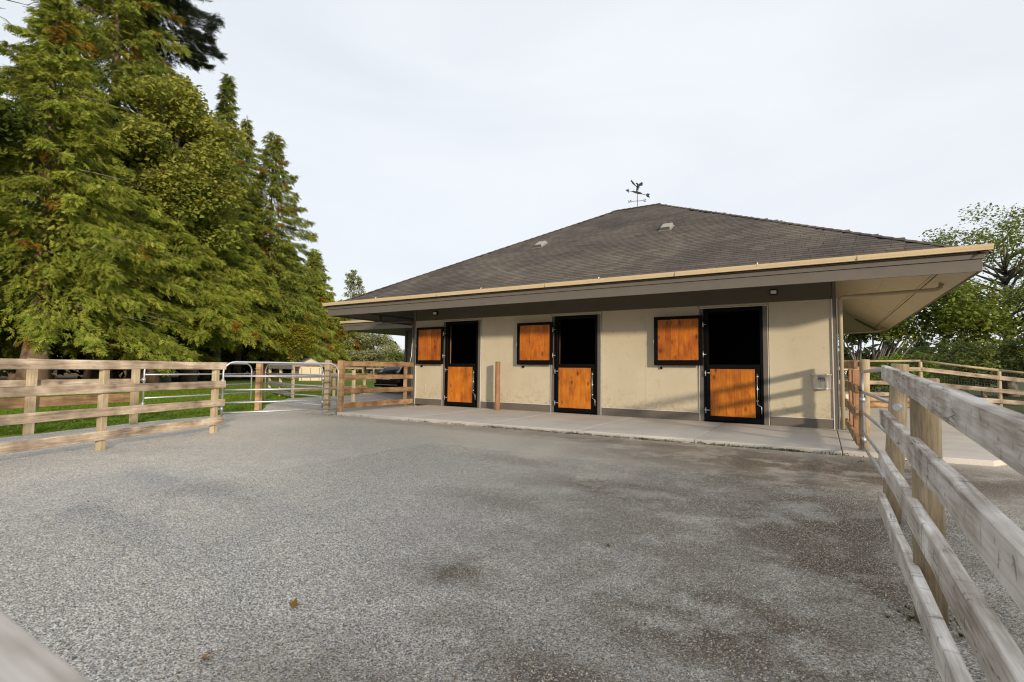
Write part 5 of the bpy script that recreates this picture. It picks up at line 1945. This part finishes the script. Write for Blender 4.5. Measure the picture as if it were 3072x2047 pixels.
for (x, y, zc, rx, rz, n, lab, nm) in ((8.3, 41.0, 2.1, 2.4, 1.8, 34, 'dense olive bush below the cottonwood trunk', 'thicket_bush'), (11.6, 40.5, 2.3, 2.8, 1.9, 36, 'dense olive bush at the picture edge below the cottonwood', 'thicket_bush'),
                                   (7.6, 50.5, 2.6, 1.9, 2.0, 26, 'bushy dark tree left of the cottonwood above the wire fence', 'thicket_tree'), (5.6, 45.5, 1.5, 1.8, 1.2, 20, 'low pale green bush in the gap behind the wire fence', 'thicket_bush')):
    cs, rs = dome(x, y, zc, rx, rz, n, 0.5, 0.85)
    col = (0.11, 0.16, 0.055) if 'dark' in lab else ((0.20, 0.25, 0.075) if 'pale' in lab else (0.16, 0.205, 0.062))
    broadleaf(nm, 'bush', lab, (x, y), zc, 0.10, cs, rs, 230, 0.22, col, (0.21, 0.22, 0.07), 0.0)
r1 = conifer('young_conifer', 'tree', 'blue-green young conifer in the gap beneath the cottonwood', 9.8, 74.4, 5.2, 2.2, 0.3, 70, 12, 0.55, (0.04, 0.07, 0.035), (0.07, 0.10, 0.045), 0.12, group='young conifers beyond the wire fence', prust=0.0, droop=0.35, shape=0.7)
copy_tree(r1, 'young_conifer.001', 'broader young conifer behind the stems of the small tree', 6.9, 74.6, 1.7, 0.98, 'young conifers beyond the wire fence')
copy_tree(r1, 'young_conifer.002', 'dark young conifer just left of the dense bushes', 11.9, 66.0, 3.0, 0.95, 'young conifers beyond the wire fence')


# masses that read as one: the dark undergrowth of the wood, the far treeline, an unseen hedge added for its shade
def mass(name, pts, per_m, rad, zfun, size, base, yellow):
    P = []
    for (a, b) in zip(pts[:-1], pts[1:]):
        a, b = np.array(a, float), np.array(b, float)
        L = np.linalg.norm(b - a)
        n = int(L * per_m)
        t = rng.random((n, 1))
        q = a + (b - a) * t
        q = q + rng.standard_normal((n, 2)) * rad
        ph = q[:, 0] * 0.31 + q[:, 1] * 0.23
        top = zfun * (0.78 + 0.16 * np.sin(ph * 2.1) + 0.12 * np.sin(ph * 5.3 + 1) + 0.12 * rng.standard_normal(n))
        z = top * np.sqrt(rng.random(n))
        P.append(np.column_stack([q, np.maximum(z, 0.05)]))
    P = np.concatenate(P)
    n = len(P)
    V = place(T_LEAF, P, rng.standard_normal((n, 3)), size * (0.6 + 0.8 * rng.random(n)), rng.standard_normal((n, 3)) * 0.6 + np.array([0, 0, 1.0]))
    c = np.repeat(np.clip(np.array(base)[None, :] * (1 + 0.25 * rng.standard_normal((n, 1))) + rng.random((n, 1)) ** 3 * (np.array(yellow) - np.array(base))[None, :], 0.003, 1), 6, axis=0)
    o = bpy.data.objects.new(name, tri_mesh(name, V, c, m_leaf))
    link(o)
    o['kind'] = 'stuff'
    return o


mass('undergrowth', [(-56, -6), (-60, 18), (-66, 34), (-72, 52)], 260, 2.2, 7.5, 0.75, (0.022, 0.034, 0.012), (0.05, 0.06, 0.02))
mass('treeline', [(-190, 60), (-130, 150), (-60, 190), (40, 190), (110, 150), (160, 60)], 38, 5.0, 9.0, 2.4, (0.04, 0.055, 0.025), (0.09, 0.09, 0.035))
mass('shade_hedgerow', [(12.0, -27.0), (20.0, -15.0), (24.5, -8.6)], 420, 1.0, 7.3, 0.6, (0.04, 0.06, 0.02), (0.08, 0.09, 0.03))  # out of view behind the camera, added to shade the near gravel

# lawn grass near the fences, leaves shed on lawn and yard
n = 46000
P = np.column_stack([-13.0 - 22 * rng.random(n) ** 1.5, 1.0 + 19 * rng.random(n), np.zeros(n)])
edge_x = np.interp(P[:, 1], [0, 3.07, 4.3, 5.85, 7.57, 9.32, 10.3, 13.1, 17, 22], [-12.4, -12.7, -13.2, -13.7, -14.1, -14.75, -16.0, -18.9, -18.9, -20.8])
P = P[P[:, 0] < edge_x - 0.02 + 0.12 * rng.random(n)]
n = len(P)
P[:, 2] = -0.012
A = rng.standard_normal((n, 3)) * 0.45
A[:, 2] = 1.0
far = 0.055 * (1 + (-P[:, 0] - 13) * 0.05)
T_BLADE = np.array([(0, -0.14, 0), (0, 0.14, 0), (1, 0, 0.25), (0, 0.02, 0), (0.1, 0.3, 0), (0.75, 0.5, 0.2), (0, -0.02, 0), (0.1, -0.3, 0), (0.8, -0.45, 0.2)])
V = place(T_BLADE, P, A, far * (0.6 + 0.8 * rng.random(n)), rng.standard_normal((n, 3)))
ph = np.sin(P[:, 0] * 1.3 + 1) * np.sin(P[:, 1] * 0.9) * 0.5 + 0.5
cc = np.array([0.115, 0.20, 0.02])[None, :] * (0.75 + 0.5 * rng.random((n, 1))) * (1 - 0.3 * ph[:, None]) + ph[:, None] * np.array([0.05, 0.035, 0.004])[None, :]
o = link(bpy.data.objects.new('grass', tri_mesh('grass', V, np.repeat(cc, 9, axis=0), m_leaf)))
o['kind'] = 'stuff'

P = []
for k in range(420):
    y = 1 + 24 * rng.random()
    x = -14 - 34 * rng.random()
    if x < np.interp(y, [0, 3.07, 5.85, 9.32, 13.1, 17, 26], [-12.6, -12.9, -13.9, -15, -19.2, -19.2, -21.2]):
        P.append((x, y, 0.045))
for q in ((-2.49, 1.80), (-3.49, 1.52), (-2.42, 1.31), (-1.39, 3.68)):
    P.append((q[0], q[1], 0.012))
for k in range(46):
    P.append((-9 + 9.5 * rng.random(), 1.2 + 8.2 * rng.random(), 0.008))
P = np.array(P)
n = len(P)
A = rng.standard_normal((n, 3))
A[:, 2] *= 0.25
sz = np.where(P[:, 0] < -12.5, 0.10, 0.055) * (0.6 + 0.6 * rng.random(n))
sz[-46:] *= 0.45
V = place(np.array([(0, 0, 0), (0.35, 0.4, 0.16), (1, 0, -0.05), (0, 0, 0), (1, 0, -0.05), (0.35, -0.4, 0.14), (0.1, 0.05, 0.02), (0.55, 0.62, 0.1), (0.5, 0.1, 0.02), (0.1, -0.05, 0.02), (0.55, -0.6, 0.1), (0.5, -0.1, 0.02)]), P, A, sz, rng.standard_normal((n, 3)) * 0.2 + np.array([0, 0, 1.0]))
cc = np.array([0.36, 0.20, 0.055])[None, :] * (0.5 + 0.8 * rng.random((n, 1)))
o = link(bpy.data.objects.new('fallen_leaves', tri_mesh('fallen_leaves', V, np.repeat(cc, 12, axis=0), m_leaf)))
o['kind'] = 'stuff'

# weeds and moss along the foot of the concrete, by the posts
P = []
for c in range(120):
    cx_ = -11.4 + 11.6 * rng.random() ** 0.55
    wd = 0.05 + 0.22 * rng.random() ** 2
    for k in range(int(8 + 75 * wd)):
        x = cx_ + wd * rng.standard_normal()
        P.append((x, 9.80 + 0.02 * x - 0.005 - 0.025 * abs(rng.standard_normal()), 0.035 * rng.random() ** 2))
for (x, y, r, k) in ((0.47, 3.53, 0.16, 90), (0.56, 9.95, 0.25, 80), (0.9, 9.75, 0.4, 40), (0.52, 9.3, 0.2, 40), (0.95, 1.75, 0.22, 170), (0.62, 1.62, 0.10, 40), (-11.5, 9.5, 0.3, 70), (-11.0, 9.5, 0.5, 50), (-12.4, 9.6, 0.5, 80)):
    for _ in range(k):
        P.append((x + r * rng.standard_normal() * 0.6, y + r * rng.standard_normal() * 0.6, 0.0))
P = np.array(P)
n = len(P)
A = rng.standard_normal((n, 3)) * 0.7
A[:, 2] = 0.6
V = place(T_LEAF, P, A, 0.022 * (0.5 + 0.9 * rng.random(n)), rng.standard_normal((n, 3)) + np.array([0, 0, 1.0]))
cc = np.array([0.085, 0.09, 0.03])[None, :] * (0.5 + 0.9 * rng.random((n, 1)))
o = link(bpy.data.objects.new('weeds', tri_mesh('weeds', V, np.repeat(cc, 6, axis=0), m_leaf)))
o['kind'] = 'stuff'

# loose stones on the nearer gravel: points scattered over a patch, a small rock on each
s = MB()
gx = np.linspace(-6.0, 3.2, 24)
gy = np.linspace(0.7, 7.0, 18)
for j in range(17):
    for i in range(23):
        s.poly([(gx[i], gy[j], 0.002), (gx[i + 1], gy[j], 0.002), (gx[i + 1], gy[j + 1], 0.002), (gx[i], gy[j + 1], 0.002)])
go = s.obj('loose_gravel', m_stone)
go['kind'] = 'stuff'
ng = bpy.data.node_groups.new('scatter stones', 'GeometryNodeTree')
ng.interface.new_socket('Geometry', in_out='INPUT', socket_type='NodeSocketGeometry')
ng.interface.new_socket('Geometry', in_out='OUTPUT', socket_type='NodeSocketGeometry')
gn, gl_ = ng.nodes, ng.links
gi, gout = gn.new('NodeGroupInput'), gn.new('NodeGroupOutput')
dist = gn.new('GeometryNodeDistributePointsOnFaces')
dist.inputs['Density'].default_value = 2600.0
ico = gn.new('GeometryNodeMeshIcoSphere')
ico.inputs['Radius'].default_value = 0.0042
ico.inputs['Subdivisions'].default_value = 1
iop = gn.new('GeometryNodeInstanceOnPoints')
rv = gn.new('FunctionNodeRandomValue')
rv.data_type = 'FLOAT_VECTOR'
rv.inputs[0].default_value = (0.45, 0.45, 0.3)
rv.inputs[1].default_value = (1.35, 1.35, 0.85)
rr = gn.new('FunctionNodeRandomValue')
rr.data_type = 'FLOAT_VECTOR'
rr.inputs[0].default_value = (-0.5, -0.5, 0)
rr.inputs[1].default_value = (0.5, 0.5, 6.28)
smn = gn.new('GeometryNodeSetMaterial')
smn.inputs['Material'].default_value = m_stone
gl_.new(gi.outputs[0], dist.inputs['Mesh'])
gl_.new(dist.outputs['Points'], iop.inputs['Points'])
gl_.new(ico.outputs['Mesh'], smn.inputs['Geometry'])
gl_.new(smn.outputs['Geometry'], iop.inputs['Instance'])
gl_.new(rv.outputs[0], iop.inputs['Scale'])
gl_.new(rr.outputs[0], iop.inputs['Rotation'])
gl_.new(iop.outputs['Instances'], gout.inputs[0])
md = go.modifiers.new('scatter', 'NODES')
md.node_group = ng
